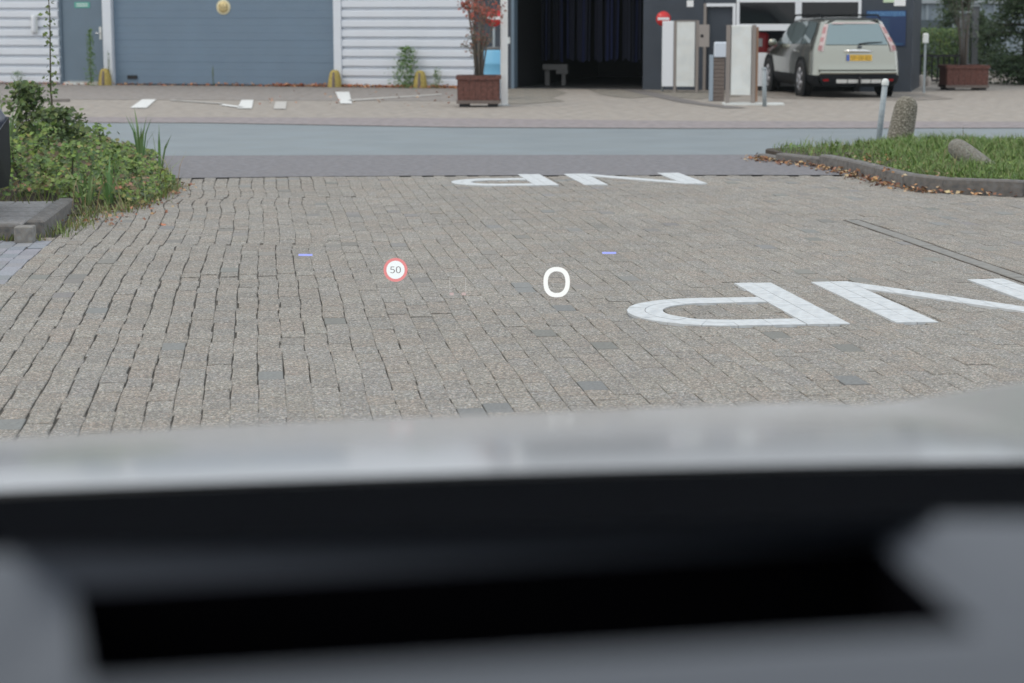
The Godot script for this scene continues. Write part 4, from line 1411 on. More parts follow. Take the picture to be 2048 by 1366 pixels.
# ------------------------------------------------------------------ the yard at the right edge
func yard_beyond() -> void:
	var st: SurfaceTool
	var t := thing("warehouse", "pale blue grey ribbed warehouse beyond the gate", "building", Vector3(11.8, 0, -58.0), -0.1)
	st = new_st()
	box(st, Vector3(-5.0, 0.0, -6.0), Vector3(5.0, 5.5, 0.0))
	obj("wall", st, mat(0.22, 0.27, 0.31, 0.6), t)
	for k in 26:
		st = new_st()
		box(st, Vector3(-4.9 + k * 0.38, 0.0, 0.001), Vector3(-4.82 + k * 0.38, 5.3, 0.05))
		obj("rib", st, mat(0.26, 0.31, 0.35, 0.6), t)
	st = new_st()
	box(st, Vector3(-0.25, 0.0, 0.051), Vector3(0.75, 1.45, 0.09))
	obj("door", st, mat(0.07, 0.095, 0.11, 0.6), t)
	st = new_st()
	box(st, Vector3(-5.02, 1.92, 0.051), Vector3(5.02, 2.06, 0.12))
	obj("ledge", st, mat(0.33, 0.37, 0.40, 0.6), t)
	# hedge behind the gap beside the dark wall
	hedge("clipped hedge", "small green hedge between the dark wall and the gate post", Vector3(9.9, 0, -47.0), Vector3(0.62, 1.22, 0.5), 2600, [Color(0.06, 0.12, 0.03), Color(0.10, 0.17, 0.04), Color(0.14, 0.20, 0.05)])
	for q in [[10.42, 1.60, 0.10, "tall grey gate post behind the right planter"], [10.66, 1.75, 0.07, "slim pale gate post next to the tall grey one"]]:
		var g := thing("gate_post", q[3], "post", Vector3(q[0], 0.0, -46.6), 0.0, "posts of the yard gate")
		st = new_st()
		block(st, Vector3(-q[2], 0, -q[2]), Vector3(q[2], q[1], q[2]), 0.01)
		obj("shaft", st, mottled(0.17, 0.18, 0.19, 0.25, 0.6, 0.6, 61, 0.02), g)
		st = new_st()
		block(st, Vector3(-q[2] - 0.02, q[1] + 0.001, -q[2] - 0.02), Vector3(q[2] + 0.02, q[1] + 0.05, q[2] + 0.02), 0.01)
		obj("cap", st, M.grey_steel, g)
	var gate := thing("yard_gate", "low dark bar gate below the hedge beside the gate posts", "gate", Vector3(9.6, 0, -46.2))
	st = new_st()
	for y in [0.06, 0.62]:
		st = new_st()
		box(st, Vector3(-0.55, y, -0.02), Vector3(0.72, y + 0.05, 0.02))
		obj("rail", st, M.black, gate)
	for k in 10:
		st = new_st()
		box(st, Vector3(-0.52 + k * 0.13, 0.111, -0.012), Vector3(-0.49 + k * 0.13, 0.619, 0.012))
		obj("bar", st, M.cladding, gate)
	for q in [[-0.50, 0.2], [-0.33, 0.26], [-0.16, 0.22], [0.30, 0.10], [0.46, 0.09]]:
		var s := thing("pale_stone", ["pale stone standing first from the dark wall below the gate", "tallest pale stone standing below the gate", "pinkish stone standing third from the dark wall below the gate", "small white stone lying left of the right planter", "small white stone lying nearest the right planter"][[-0.50, -0.33, -0.16, 0.30, 0.46].find(q[0])], "stone", Vector3(9.35 + q[0] * 0.9, 0.0, -44.6))
		st = new_st(false)
		lathe(st, [[0.065, 0.0], [0.075, q[1] * 0.4], [0.06, q[1] * 0.8], [0.03, q[1] * 0.97], [0.0, q[1]]], 9)
		obj("stone_body", st, mottled(0.45, 0.40, 0.36, 0.3, 0.3, 0.9, 62, 0.03), s)
	var mb := thing("meter_box", "white rounded meter box on a thin post at the corner of the dark wall", "meter box", Vector3(8.26, 0.0, -40.4))
	st = new_st()
	box(st, Vector3(-0.02, 0.0, -0.02), Vector3(0.02, 1.0, 0.02))
	obj("post", st, M.grey_steel, mb)
	st = new_st()
	block(st, Vector3(-0.055, 1.001, -0.05), Vector3(0.055, 1.19, 0.05), 0.02)
	obj("case", st, M.offwhite, mb)
	make_planter(Vector3(9.45, 0.005, -42.2), 0.05, 0.86, 0.6, 0.52, "brown wooden planter at the right edge near the gate posts")
	shrub("planted_shrub", "grey green leggy shrub growing in the planter by the gate posts", Vector3(9.45, 0.45, -42.2), 1.9, 0.42, 9, 420, 0.07, [Color(0.10, 0.11, 0.08), Color(0.09, 0.12, 0.07), Color(0.10, 0.13, 0.08)], 0.5)
	tree(Vector3(11.75, 0, -46.2), 3.6, 1.3, "dense dark evergreen tree at the right edge behind the planter")
	tree(Vector3(12.35, 0, -45.0), 4.2, 1.3, "broad evergreen tree farther right of the planter tree")
	tree(Vector3(11.5, 0, -51.5), 4.5, 0.9, "slimmer evergreen tree standing behind the gate posts")

func hedge(_kind: String, label: String, at: Vector3, half: Vector3, n: int, cols: Array) -> void:
	var t := thing("hedge", label, "hedge", at)
	var st := new_st(false)
	for k in 7:
		tube(st, [Vector3(-half.x + k * half.x / 3.0, 0, 0), Vector3(-half.x + k * half.x / 3.0 + 0.05, half.y * 0.8, 0.02)], [0.02, 0.01], 6)
	obj("stems", st, M.soil, t)
	st = new_st(true)
	for i in n:
		var p := Vector3(rng.randf_range(-half.x, half.x), half.y * (1.0 - pow(rng.randf(), 1.6) * 0.85) + rng.randfn(0, 0.03), rng.randf_range(-half.z, half.z))
		leaf(st, p, rng.randf_range(0.05, 0.09), Vector3(0, 0.8, 0.6), vary(pick(cols), 0.3), 0.7)
	obj("crown", st, M.leaf, t)

func tree(at: Vector3, tall: float, spread: float, label: String) -> void:
	var t := thing("evergreen_tree", label, "tree", at, 0.0, "evergreen trees behind the forecourt")
	var st := new_st(false)
	tube(st, [Vector3(0, -0.05, 0), Vector3(0.05, tall * 0.4, 0), Vector3(0.0, tall * 0.95, 0.03)], [0.13, 0.09, 0.02], 8)
	var tips := []
	for k in 60:
		var f := 0.02 + 0.93 * pow(rng.randf(), 1.4)
		var a := rng.randf() * TAU
		var r := spread * sqrt(1.02 - f * 0.8) * rng.randf_range(0.6, 1.0)
		var s := Vector3(0.03, tall * f, 0)
		var e := s + Vector3(cos(a) * r, rng.randf_range(-0.15, 0.25), sin(a) * r)
		tube(st, [s, s.lerp(e, 0.5) + Vector3(0, 0.05, 0), e], [0.03, 0.02, 0.006], 5)
		tips.append([s, e])
	obj("trunk", st, M.soil, t)
	st = new_st(true)
	for i in 14000:
		var s: Array = pick(tips)
		var f := pow(rng.randf(), 0.45)
		var p: Vector3 = s[0].lerp(s[1], f) + Vector3(rng.randfn(0, 1), rng.randfn(0, 0.8), rng.randfn(0, 1)) * 0.14
		p.y = maxf(p.y, 0.05)
		leaf(st, p, rng.randf_range(0.06, 0.12), Vector3(0, 0.7, 0.6), vary(pick([Color(0.028, 0.055, 0.022), Color(0.04, 0.075, 0.028), Color(0.055, 0.09, 0.035)]), 0.3), 0.5)
	obj("crown", st, M.leaf, t)

# ------------------------------------------------------------------ estate car; z runs back to front (front at -4.47), rear bumper at 0
func car_section(s: Dictionary) -> Array:
	# half ring from the middle of the floor to the middle of the roof
	var w: float = s.w
	return [Vector2(0, 0.20), Vector2(w * 0.86, 0.20), Vector2(w * 0.965, 0.28), Vector2(w * 0.995, 0.42), Vector2(w, 0.60), Vector2(w * 0.985, lerpf(0.6, s.belt, 0.6)), Vector2(w * 0.945, s.belt), Vector2(lerpf(w * 0.93, s.tw, 0.5), lerpf(s.belt, s.roof - 0.07, 0.52)), Vector2(s.tw, s.roof - 0.07), Vector2(s.tw - 0.09, s.roof - 0.018), Vector2(s.tw * 0.5, s.roof), Vector2(0, s.roof + 0.008)]

func rear_z(y: float) -> float:
	# the tailgate leans forward above the bumper ledge
	if y < 0.52:
		return 0.0 - 0.06 * clampf((0.34 - y) / 0.14, 0.0, 1.0)
	return -0.06 - 0.06 * clampf((y - 0.52) / 0.45, 0.0, 1.0) - 0.34 * clampf((y - 0.97) / 0.5, 0.0, 1.0)

const CAR := [
	{"z": -0.02, "w": 0.80, "belt": 0.97, "tw": 0.585, "roof": 1.435},
	{"z": -0.12, "w": 0.875, "belt": 0.98, "tw": 0.625, "roof": 1.455},
	{"z": -0.45, "w": 0.905, "belt": 0.98, "tw": 0.655, "roof": 1.475},
	{"z": -1.2, "w": 0.92, "belt": 0.965, "tw": 0.675, "roof": 1.495},
	{"z": -2.2, "w": 0.92, "belt": 0.95, "tw": 0.675, "roof": 1.485},
	{"z": -2.75, "w": 0.92, "belt": 0.945, "tw": 0.655, "roof": 1.44},
	{"z": -3.40, "w": 0.92, "belt": 0.93, "tw": 0.80, "roof": 1.005},
	{"z": -3.95, "w": 0.905, "belt": 0.86, "tw": 0.74, "roof": 0.90},
	{"z": -4.30, "w": 0.84, "belt": 0.74, "tw": 0.64, "roof": 0.775},
	{"z": -4.43, "w": 0.74, "belt": 0.60, "tw": 0.55, "roof": 0.64},
	{"z": -4.47, "w": 0.66, "belt": 0.50, "tw": 0.5, "roof": 0.54},
]

func car_point(k: int, i: int, side: int) -> Vector3:
	var p: Vector2 = car_section(CAR[k])[i]
	var z: float = CAR[k].z
	if k == 0:
		z = rear_z(p.y) - 0.005
	elif k == 1:
		z = rear_z(p.y) - 0.07
	elif k == 2:
		z = minf(z, rear_z(p.y) - 0.16)
	return Vector3(p.x * side, p.y, z)

func rear_half(y: float) -> float:
	var sec := car_section(CAR[0])
	for i in range(1, sec.size() - 1):
		if y >= sec[i].y and y <= sec[i + 1].y and sec[i + 1].y > sec[i].y:
			return lerpf(sec[i].x, sec[i + 1].x, (y - sec[i].y) / (sec[i + 1].y - sec[i].y))
	return 0.5

func rear_at(a: float, y: float, out := 0.0) -> Vector3:
	return Vector3(a * rear_half(y), y, rear_z(y) - 0.005 + out + 0.075 * (1.0 - a * a))

func rear_patch(st: SurfaceTool, a0: float, a1: float, y0: float, y1: float, out: float, nx := 6, ny := 3, a0t := 99.0, a1t := 99.0) -> void:
	if a0t > 50.0:
		a0t = a0
		a1t = a1
	for i in nx:
		for j in ny:
			var q := []
			for c in [[0, 0], [1, 0], [1, 1], [0, 1]]:
				var f: float = float(j + c[1]) / ny
				var l := lerpf(a0, a0t, f)
				var r := lerpf(a1, a1t, f)
				q.append(rear_at(lerpf(l, r, float(i + c[0]) / nx), lerpf(y0, y1, f), out))
			quad(st, q[0], q[1], q[2], q[3])

func make_wagon(called: String, label: String, paint: Material, plate_mat: Variant) -> Node3D:
	var t := thing(called, label, "car")
	t.scale = Vector3(0.925, 1.0, 1.0)
	var n := car_section(CAR[0]).size()
	var st := new_st(false)
	for k in CAR.size() - 1:
		for i in range(3, n - 1):
			for side in [1, -1]:
				var a := car_point(k, i, side)
				var b := car_point(k + 1, i, side)
				var c := car_point(k + 1, i + 1, side)
				var d := car_point(k, i + 1, side)
				if side > 0:
					quad(st, a, b, c, d)
				else:
					quad(st, b, a, d, c)
	# tailgate skin
	rear_patch(st, -1.0, 1.0, 0.42, 1.0, 0.0, 12, 8)
	rear_patch(st, -1.0, 1.0, 1.0, 1.43, 0.0, 12, 6)
	# nose
	for side in [1, -1]:
		for i in range(3, n - 1):
			var a := car_point(CAR.size() - 1, i, side)
			var d := car_point(CAR.size() - 1, i + 1, side)
			if side > 0:
				tri(st, a, Vector3(0, 0.5, -4.50), d)
			else:
				tri(st, a, d, Vector3(0, 0.5, -4.50))
	obj("body", st, paint, t)
	# dark lower cladding all round
	st = new_st(false)
	for k in CAR.size() - 1:
		for i in range(0, 3):
			for side in [1, -1]:
				var o := Vector3(0.012 * side if i > 1 else 0.0, 0, 0)
				var a := car_point(k, i, side) + o
				var b := car_point(k + 1, i, side) + o
				var c := car_point(k + 1, i + 1, side) + Vector3(0.012 * side, 0, 0)
				var d := car_point(k, i + 1, side) + Vector3(0.012 * side, 0, 0)
				if side > 0:
					quad(st, a, b, c, d)
				else:
					quad(st, b, a, d, c)
	for side in [1, -1]:
		var e := CAR.size() - 1
		for i in range(0, 4):
			var a := car_point(e, i, side)
			var d := car_point(e, i + 1, side)
			if side > 0:
				tri(st, a, Vector3(0, 0.5, -4.515), d)
			else:
				tri(st, a, d, Vector3(0, 0.5, -4.515))
	obj("lower_cladding", st, M.cladding, t)
	var rb := new_st(false)
	rear_patch(rb, -1.0, 1.0, 0.21, 0.435, 0.05, 12, 5)
	rear_patch(rb, -1.0, 1.0, 0.435, 0.44, 0.05, 12, 1)
	var bump := obj("rear_bumper", rb, M.cladding, t)
	rb = new_st(false)
	rear_patch(rb, -1.0, 1.0, 0.44, 0.52, 0.062, 14, 3)
	for i in 14:
		var a0 := -1.0 + 2.0 * i / 14
		var a1 := -1.0 + 2.0 * (i + 1) / 14
		quad(rb, rear_at(a0, 0.519, 0.062), rear_at(a1, 0.519, 0.062), rear_at(a1, 0.53, 0.0), rear_at(a0, 0.53, 0.0))
		quad(rb, rear_at(a0, 0.44, 0.0), rear_at(a1, 0.44, 0.0), rear_at(a1, 0.44, 0.062), rear_at(a0, 0.44, 0.062))
	obj("bumper_ledge", rb, paint, bump)
	for q in [[-0.60, -0.32], [-0.30, -0.03], [0.03, 0.30], [0.32, 0.60]]:
		rb = new_st(false)
		rear_patch(rb, q[0], q[1], 0.275, 0.345, 0.068, 4, 3)
		obj("skid_plate", rb, M.silver, bump)
	for s in [-1, 1]:
		rb = new_st(false)
		rear_patch(rb, s * 0.86 - 0.07, s * 0.86 + 0.07, 0.31, 0.35, 0.058, 3, 2)
		obj("reflector", rb, M.reflector, bump)
	rb = new_st(false)
	tube(rb, [Vector3(0, 0.22, -0.05), Vector3(0, 0.24, 0.14), Vector3(0, 0.33, 0.17)], [0.025, 0.025, 0.025], 8)
	lathe(rb, [[0.0, 0.33], [0.03, 0.345], [0.035, 0.365], [0.025, 0.39], [0.0, 0.395]], 10, Transform3D(Basis(), Vector3(0, 0, 0.17)))
	obj("tow_bar", rb, M.black, bump)
	# rear window
	rb = new_st(false)
	rear_patch(rb, -0.86, 0.86, 0.985, 1.365, 0.012, 12, 6, -0.90, 0.90)
	var rw := obj("rear_window", rb, M.car_glass, t)
	rb = new_st(false)
	rear_patch(rb, -0.80, -0.40, 1.365, 1.392, 0.03, 4, 2)
	rear_patch(rb, -0.40, 0.80, 1.375, 1.395, 0.03, 8, 2)
	obj("spoiler_lip", rb, M.lamp_clear, rw)
	rb = new_st(false)
	tube(rb, [rear_at(0.02, 0.995, 0.03), rear_at(0.30, 1.02, 0.03), rear_at(0.72, 1.03, 0.03)], [0.012, 0.010, 0.006], 6)
	obj("wiper", rb, M.black, rw)
	# lamps along the pillars, each with its clear and red fields
	for s in [-1, 1]:
		rb = new_st(false)
		var e := [0.90, 1.03]
		rear_patch(rb, minf(s * e[0], s * e[1]), maxf(s * e[0], s * e[1]), 0.86, 1.36, 0.02, 3, 8)
		var lamp := obj("tail_light", rb, M.lamp_clear, t)
		for q in [[0.88, 0.97], [1.04, 1.12], [1.19, 1.31]]:
			rb = new_st(false)
			rear_patch(rb, minf(s * 0.95, s * 1.045), maxf(s * 0.95, s * 1.045), q[0], q[1], 0.026, 2, 2)
			obj("red_field", rb, M.lamp_red, lamp)
	# plate, handle bar and emblem
	rb = new_st()
	rear_patch(rb, -0.30, 0.34, 0.66, 0.835, 0.006, 4, 2)
	obj("plate_recess", rb, paint, t)
	if plate_mat != null:
		rb = new_st()
		box(rb, Vector3(-0.235, 0.69, 0.0), Vector3(0.285, 0.80, 0.012), Transform3D(Basis(Vector3(1, 0, 0), -0.10), Vector3(0, 0, rear_at(0.02, 0.74).z + 0.085)))
		var pl := obj("number_plate", rb, plate_mat, t)
		rb = new_st()
		box(rb, Vector3(-0.236, 0.689, 0.0125), Vector3(-0.175, 0.801, 0.0135), Transform3D(Basis(Vector3(1, 0, 0), -0.10), Vector3(0, 0, rear_at(0.02, 0.74).z + 0.085)))
		obj("blue_strip", rb, M.plate_blue, pl)
		lettering("lettering", "SP-SV-83", 0.075, mat(0.16, 0.10, 0.02, 0.6), pl, Vector3(0.055, 0.737, rear_at(0.02, 0.74).z + 0.024), Basis(Vector3(1, 0, 0), -0.10), 0.002, 0.40)
	rb = new_st(false)
	tube(rb, [rear_at(-0.36, 0.865, 0.03), rear_at(-0.15, 0.87, 0.045), rear_at(0.15, 0.868, 0.045), rear_at(0.38, 0.86, 0.03)], [0.018, 0.028, 0.024, 0.014], 8)
	obj("handle_bar", rb, M.chrome, t)
	rb = new_st(false)
	lathe(rb, [[0.055, 0.0], [0.05, 0.008], [0.0, 0.010]], 20, Transform3D(Basis(Vector3(1, 0, 0), PI / 2 - 0.1).scaled_local(Vector3(1, 1, 0.45)), rear_at(0.05, 0.94, 0.012)))
	obj("emblem", rb, mat(0.06, 0.07, 0.08, 0.3), t)
	# side windows between belt and roof
	for side in [1, -1]:
		for q in [[2, 3, 0.10, 0.96], [3, 4, 0.02, 0.97], [4, 5, 0.0, 1.0], [5, 6, 0.0, 0.62]]:
			rb = new_st(false)
			var k: int = q[0]
			for j in [6, 7]:
				var f0: float = 0.10 if j == 6 else 0.0
				var f1: float = 1.0 if j == 6 else 0.92
				var pts := []
				for c in [[q[2], f0], [q[3], f0], [q[3], f1], [q[2], f1]]:
					var lo := car_point(k, j, side).lerp(car_point(k + 1, j, side), c[0])
					var hi := car_point(k, j + 1, side).lerp(car_point(k + 1, j + 1, side), c[0])
					pts.append(lo.lerp(hi, c[1]) + Vector3(0.010 * side, 0.003, 0))
				if side > 0:
					quad(rb, pts[0], pts[1], pts[2], pts[3])
				else:
					quad(rb, pts[1], pts[0], pts[3], pts[2])
			obj("side_window", rb, M.car_glass, t)
		# windscreen edge is covered by one sheet below; mirror and roof rail here
		rb = new_st(false)
		lathe(rb, [[0.0, -0.075], [0.07, -0.05], [0.09, 0.0], [0.07, 0.055], [0.0, 0.075]], 12, Transform3D(Basis(Vector3(1, 0, 0), 0.0).scaled_local(Vector3(1.15, 1, 0.8)), Vector3(side * 1.01, 1.0, -2.95)))
		obj("wing_mirror", rb, paint, t)
		rb = new_st(false)
		var rail := []
		for z in [-0.55, -0.7, -1.4, -2.2, -2.6, -2.72]:
			rail.append(Vector3(side * 0.60, 1.50 + (0.035 if z < -0.6 and z > -2.65 else -0.02), z))
		tube(rb, rail, [0.016, 0.018, 0.018, 0.018, 0.018, 0.016], 7)
		obj("roof_rail", rb, M.cladding, t)
		# door handle
		rb = new_st(false)
		tube(rb, [Vector3(side * 0.925, 0.86, -1.35), Vector3(side * 0.945, 0.865, -1.45), Vector3(side * 0.925, 0.86, -1.55)], [0.012, 0.015, 0.012], 6)
		obj("door_handle", rb, M.chrome, t)
	rb = new_st(false)
	var ws := [car_point(5, 9, -1), car_point(5, 9, 1), car_point(6, 9, 1), car_point(6, 9, -1)]
	quad(rb, ws[3] + Vector3(0.06, 0.03, -0.02), ws[0] + Vector3(0.03, 0.02, -0.02), ws[1] + Vector3(-0.03, 0.02, -0.02), ws[2] + Vector3(-0.06, 0.03, -0.02))
	obj("windscreen", rb, M.car_glass, t)
	# wheels: arch, tyre and rim
	for z in [-0.95, -3.59]:
		for side in [1, -1]:
			var arch := new_st(false)
			var hub := Transform3D(Basis(Vector3(0, 0, 1), -side * PI / 2), Vector3(side * 0.915, 0.335, z))
			lathe(arch, [[0.375, 0.0], [0.375, 0.014], [0.0, 0.014]], 28, hub)
			obj("wheel_well", arch, M.black, t)
			arch = new_st(false)
			lathe(arch, [[0.42, 0.0], [0.425, 0.022], [0.375, 0.026], [0.37, 0.0]], 28, hub)
			obj("arch_trim", arch, M.cladding, t)
			var ty := new_st(false)
			lathe(ty, [[0.20, -0.20], [0.30, -0.20], [0.328, -0.18], [0.333, -0.09], [0.328, 0.0], [0.30, 0.024], [0.225, 0.028], [0.222, 0.0]], 28, hub)
			var wheel := obj("wheel", ty, M.rubber, t)
			ty = new_st(false)
			lathe(ty, [[0.225, 0.012], [0.222, 0.024], [0.200, 0.026], [0.195, 0.016]], 28, hub)
			lathe(ty, [[0.06, 0.016], [0.055, 0.034], [0.0, 0.036]], 14, hub)
			for k in 6:
				var a := TAU * k / 6
				box(ty, Vector3(0.04, 0.016, -0.028), Vector3(0.20, 0.030, 0.028), hub * Transform3D(Basis(Vector3.UP, a), Vector3.ZERO))
			obj("rim", ty, M.rim, wheel)
	# lamps of the nose
	for s in [-1, 1]:
		rb = new_st(false)
		lathe(rb, [[0.0, -0.02], [0.10, 0.0], [0.11, 0.03], [0.07, 0.05], [0.0, 0.055]], 12, Transform3D(Basis(Vector3(1, 0, 0), -PI / 2).scaled_local(Vector3(1.5, 1, 0.8)), Vector3(s * 0.60, 0.68, -4.30)))
		obj("headlight", rb, M.lamp_clear, t)
	return t

# ------------------------------------------------------------------ the car the photograph is taken from
func own_car() -> void:
	var t := thing("own_car", "white car the view is taken from, its bonnet and black dashboard blurred in front", "car", Vector3(0.38, 0.0, -1.0))
	var o := Vector3(-0.38, 0.0, 1.0)
	var paint := mat(0.33, 0.335, 0.345, 0.5, 0.1)
	paint.clearcoat_enabled = true
	paint.clearcoat = 1.0
	paint.clearcoat_roughness = 0.14
	# bonnet: rows from windscreen to nose; heights across the car
	var st := new_st(false)
	var rows := 14
	var cols := 40
	var pt := func(i: int, j: int) -> Vector3:
		var x := lerpf(-0.62, 1.40, float(i) / cols)
		var f := float(j) / rows
		var c := (x - 0.39)
		var z := lerpf(-1.36 + 0.03 * c * c, -2.30 + 0.10 * pow(maxf(0.0, absf(c) - 0.55), 2.0), f)
		var rear := 1.148 - 0.018 * pow(absf(c) / 0.75, 1.4)
		var nose := 1.011 - 0.043 * pow(maxf(0.0, -c), 1.1) + 0.026 * smoothstep(0.02, 0.24, c)
		var y := lerpf(rear, nose, pow(f, 1.28))
		y -= 0.006 * exp(-pow((c - 0.06 + 0.05 * f) / 0.035, 2.0))
		if f > 0.985:
			y -= 0.004
		return Vector3(x, y, z) + o
	for i in cols:
		for j in rows:
			quad(st, pt.call(i, j), pt.call(i + 1, j), pt.call(i + 1, j + 1), pt.call(i, j + 1))
	for i in cols:
		var a: Vector3 = pt.call(i, rows)
		var b: Vector3 = pt.call(i + 1, rows)
		quad(st, a, b, b + Vector3(0, -0.5, -0.10), a + Vector3(0, -0.5, -0.10))
	var bonnet := obj("bonnet", st, paint, t)
	bonnet.set_meta("label", "smooth white bonnet")
	# scuttle between bonnet and windscreen
	st = new_st(false)
	var black := mat(0.003, 0.003, 0.004, 0.9)
	black.metallic_specular = 0.0
	for i in cols:
		var a: Vector3 = pt.call(i, 0) + Vector3(0, -0.004, 0.0)
		var b: Vector3 = pt.call(i + 1, 0) + Vector3(0, -0.004, 0.0)
		quad(st, a + Vector3(0, -0.055, 0.05), b + Vector3(0, -0.055, 0.05), b, a)
		quad(st, a + Vector3(0, -0.060, 0.30), b + Vector3(0, -0.060, 0.30), b + Vector3(0, -0.055, 0.05), a + Vector3(0, -0.055, 0.05))
	obj("scuttle", st, black, t)
	# windscreen with the black band printed round its foot
	var glass := StandardMaterial3D.new()
	glass.albedo_color = Color(0.9, 0.95, 0.93, 0.03)
	glass.transparency = BaseMaterial3D.TRANSPARENCY_ALPHA
	glass.roughness = 0.02
	glass.metallic_specular = 0.15
	var wpt := func(i: int, f: float, off: float) -> Vector3:
		var x := lerpf(-0.42, 1.20, i / 16.0)
		var c := (x - 0.39) / 0.9
		var z := lerpf(-1.16, -0.30, f) + 0.14 * c * c
		var y := lerpf(1.095, 1.66, f)
		return Vector3(x, y - off, z + off * 0.4) + o
	st = new_st(false)
	for i in 16:
		for k in 8:
			quad(st, wpt.call(i, k / 8.0, 0.0), wpt.call(i + 1, k / 8.0, 0.0), wpt.call(i + 1, (k + 1) / 8.0, 0.0), wpt.call(i, (k + 1) / 8.0, 0.0))
	var wsc := obj("windscreen", st, glass, t)
	st = new_st(false)
	for i in 16:
		quad(st, wpt.call(i, 0.0, 0.004), wpt.call(i + 1, 0.0, 0.004), wpt.call(i + 1, 0.085, 0.004), wpt.call(i, 0.085, 0.004))
	obj("black_band", st, black, wsc)
	# dashboard top with the projector well of the head-up display
	var dash := mat(0.034, 0.041, 0.056, 0.5)
	var H := 1.27
	var tl := Vector3(-0.150, H - 0.012, -0.660)
	var tr := Vector3(0.136, H - 0.012, -0.722)
	var br := Vector3(0.139, H, -0.577)
	var bl := Vector3(-0.117, H, -0.525)
	var inner := [tl, tr, br, bl]
	var mid := [tl + Vector3(-0.020, 0.012, -0.002), tr + Vector3(0.020, 0.012, 0.010), br + Vector3(0.026, 0.002, 0.014), bl + Vector3(-0.024, 0.0, 0.014)]
	var outer := [Vector3(-0.50, H - 0.05, -0.78), Vector3(1.26, H - 0.03, -0.84), Vector3(1.26, H + 0.0, -0.30), Vector3(-0.50, H + 0.0, -0.30)]
	st = new_st(true)
	for k in 4:
		quad(st, outer[k] + o, outer[(k + 1) % 4] + o, mid[(k + 1) % 4] + o, mid[k] + o)
	# the far edge rolls down to the foot of the screen
	quad(st, Vector3(-0.50, H - 0.10, -1.0) + o, Vector3(1.26, H - 0.10, -1.04) + o, outer[1] + o, outer[0] + o)
	quad(st, outer[3] + o, outer[2] + o, Vector3(1.26, H - 0.5, -0.22) + o, Vector3(-0.50, H - 0.5, -0.22) + o)
	var top := obj("dashboard", st, dash, t)
	top.set_meta("label", "blurred dark grey dashboard top")
	st = new_st(true)
	for k in 4:
		quad(st, mid[k] + o, mid[(k + 1) % 4] + o, inner[(k + 1) % 4] + o, inner[k] + o)
	obj("well_bezel", st, dash, top)
	st = new_st(true)
	var drop := Vector3(0, -0.09, 0)
	for k in 4:
		quad(st, inner[k] + o, inner[(k + 1) % 4] + o, inner[(k + 1) % 4] + drop + o, inner[k] + drop + o)
	quad(st, inner[3] + drop + o, inner[2] + drop + o, inner[1] + drop + o, inner[0] + drop + o)
	obj("projector_well", st, black, top)
	# roof and pillars that shade the cabin
	st = new_st()
	box(st, Vector3(-0.30, 1.685, -0.32) + o, Vector3(1.08, 1.72, 2.2) + o)
	obj("roof", st, mat(0.25, 0.25, 0.24, 0.9), t)
	for s in [[-0.42, -0.31], [1.20, 1.09]]:
		st = new_st()
		tube(st, [Vector3(s[0], 1.10, -1.04) + o, Vector3(s[1], 1.68, -0.20) + o], [0.05, 0.05], 8)
		obj("pillar", st, M.black, t)
		st = new_st()
		box(st, Vector3(s[0] - 0.06, 0.35, -0.95) + o, Vector3(s[0] + 0.02, 1.12, 1.6) + o)
		obj("door", st, paint, t)
	st = new_st()
	box(st, Vector3(-0.36, 0.30, -2.2) + o, Vector3(1.14, 0.62, 1.9) + o)
	obj("floor_pan", st, M.black, t)
	for z in [-2.0, 1.0]:
		for x in [-0.36, 1.14]:
			st = new_st(false)
			lathe(st, [[0.0, -0.1], [0.32, -0.1], [0.345, -0.08], [0.345, 0.08], [0.32, 0.1], [0.0, 0.1]], 24, Transform3D(Basis(Vector3(0, 0, 1), PI / 2), Vector3(x, 0.345, z) + o))
			obj("wheel", st, M.rubber, t)

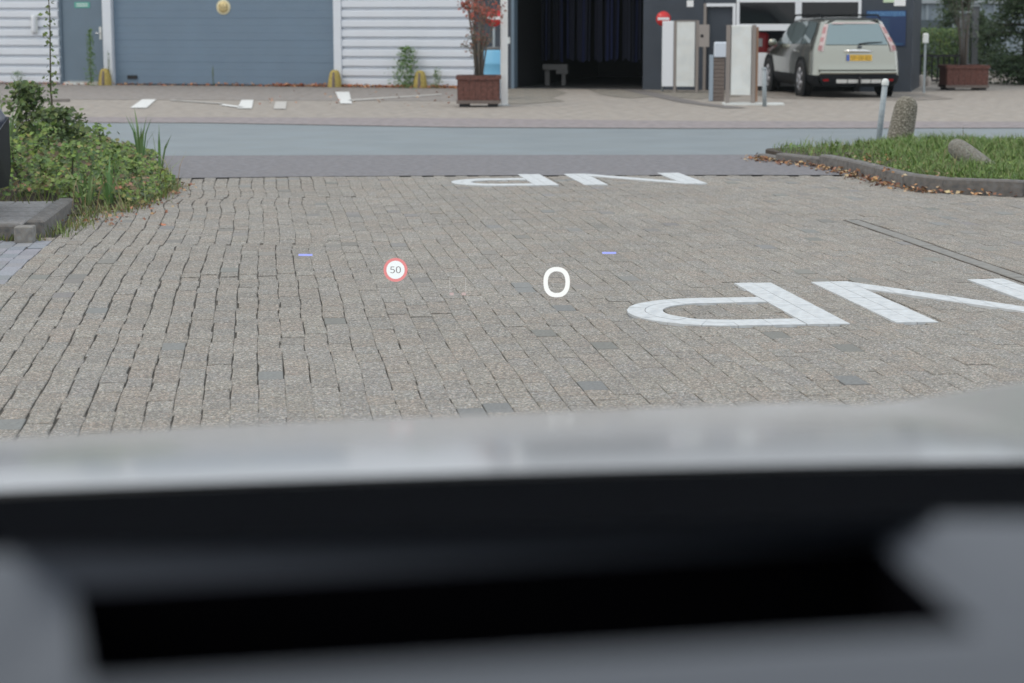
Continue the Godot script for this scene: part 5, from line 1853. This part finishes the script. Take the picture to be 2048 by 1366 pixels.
# ------------------------------------------------------------------ the picture the head-up display hangs over the paving, at its real image distance
func head_up_display() -> void:
	var z := -8.8
	var white := glow(0.80, 0.82, 0.80)
	var pale := glow(0.74, 0.79, 0.80)
	var red := glow(0.66, 0.24, 0.24)
	var blue := glow(0.34, 0.39, 0.84)
	var tip := Basis(Vector3(1, 0, 0), deg_to_rad(-8.0))
	var d := thing("display_digit", "glowing white digit 0 of the head up display floating over the bricks", "display", Vector3(0.198, 0.302, z))
	var st := new_st()
	var n := 48
	for k in n:
		var q := []
		for c in [[0, 0], [1, 0], [1, 1], [0, 1]]:
			var a: float = TAU * (k + c[0]) / n
			var rx := 0.0585 if c[1] == 0 else 0.039
			var ry := 0.067 if c[1] == 0 else 0.048
			# a digit's flattened flanks
			var ca := cos(a)
			var sa := sin(a)
			var e := 0.85
			q.append(tip * Vector3(signf(ca) * pow(absf(ca), e) * rx, signf(sa) * pow(absf(sa), e) * ry, 0))
		quad(st, q[0], q[1], q[2], q[3])
		quad(st, q[3] - Vector3(0, 0, 0.002), q[2] - Vector3(0, 0, 0.002), q[1] - Vector3(0, 0, 0.002), q[0] - Vector3(0, 0, 0.002))
	obj("lit_ring", st, white, d)
	var s := thing("display_speed_limit", "glowing round 50 speed limit symbol of the head up display", "display", Vector3(-0.516, 0.357, z))
	st = new_st(false)
	var turn := Transform3D(tip * Basis(Vector3(1, 0, 0), PI / 2), Vector3.ZERO)
	lathe(st, [[0.0405, 0.0], [0.0405, 0.001], [0.053, 0.001], [0.053, 0.0]].map(func(p): return [p[0], -p[1] + 0.001]), 40, turn)
	obj("lit_ring", st, red, s)
	st = new_st(false)
	lathe(st, [[0.0403, 0.0], [0.0403, 0.001], [0.0, 0.001]], 40, turn)
	var disc := obj("lit_disc", st, pale, s)
	lettering("lit_number", "50", 0.030, glow(0.19, 0.18, 0.18), disc, tip * Vector3(0.0, -0.0, 0.002), tip, 0.0006, 0.047)
	var ic := thing("display_icon", "faint pale outline symbol of the head up display between the 50 and the 0", "display", Vector3(-0.241, 0.288, z))
	for q in [[-0.026, 0.038, 0.026, 0.041, 0], [-0.036, -0.030, -0.0335, 0.034, 0], [0.0335, -0.030, 0.036, 0.034, 0], [-0.036, -0.044, -0.018, -0.033, 1], [0.018, -0.044, 0.036, -0.033, 1]]:
		st = new_st()
		box(st, Vector3(q[0], q[1], -0.001), Vector3(q[2], q[3], 0.001))
		obj("lit_bar", st, glow(0.43, 0.42, 0.40) if q[4] == 0 else glow(0.46, 0.36, 0.35), ic)
	for q in [[-0.914, 0.424, "left"], [0.430, 0.433, "right"]]:
		var b := thing("display_lane_mark", "small glowing blue lane mark of the head up display on the %s side" % q[2], "display", Vector3(q[0], q[1], z), 0.0, "blue lane marks of the head up display")
		st = new_st()
		box(st, Vector3(-0.031, -0.005, -0.001), Vector3(0.031, 0.004, 0.001))
		obj("lit_bar", st, blue, b)

func glow(r: float, g: float, b: float) -> StandardMaterial3D:
	var m := StandardMaterial3D.new()
	m.albedo_color = Color(0, 0, 0)
	m.metallic_specular = 0.0
	m.roughness = 1.0
	m.emission_enabled = true
	m.emission = lin(r, g, b)
	m.emission_energy_multiplier = 1.0
	return m
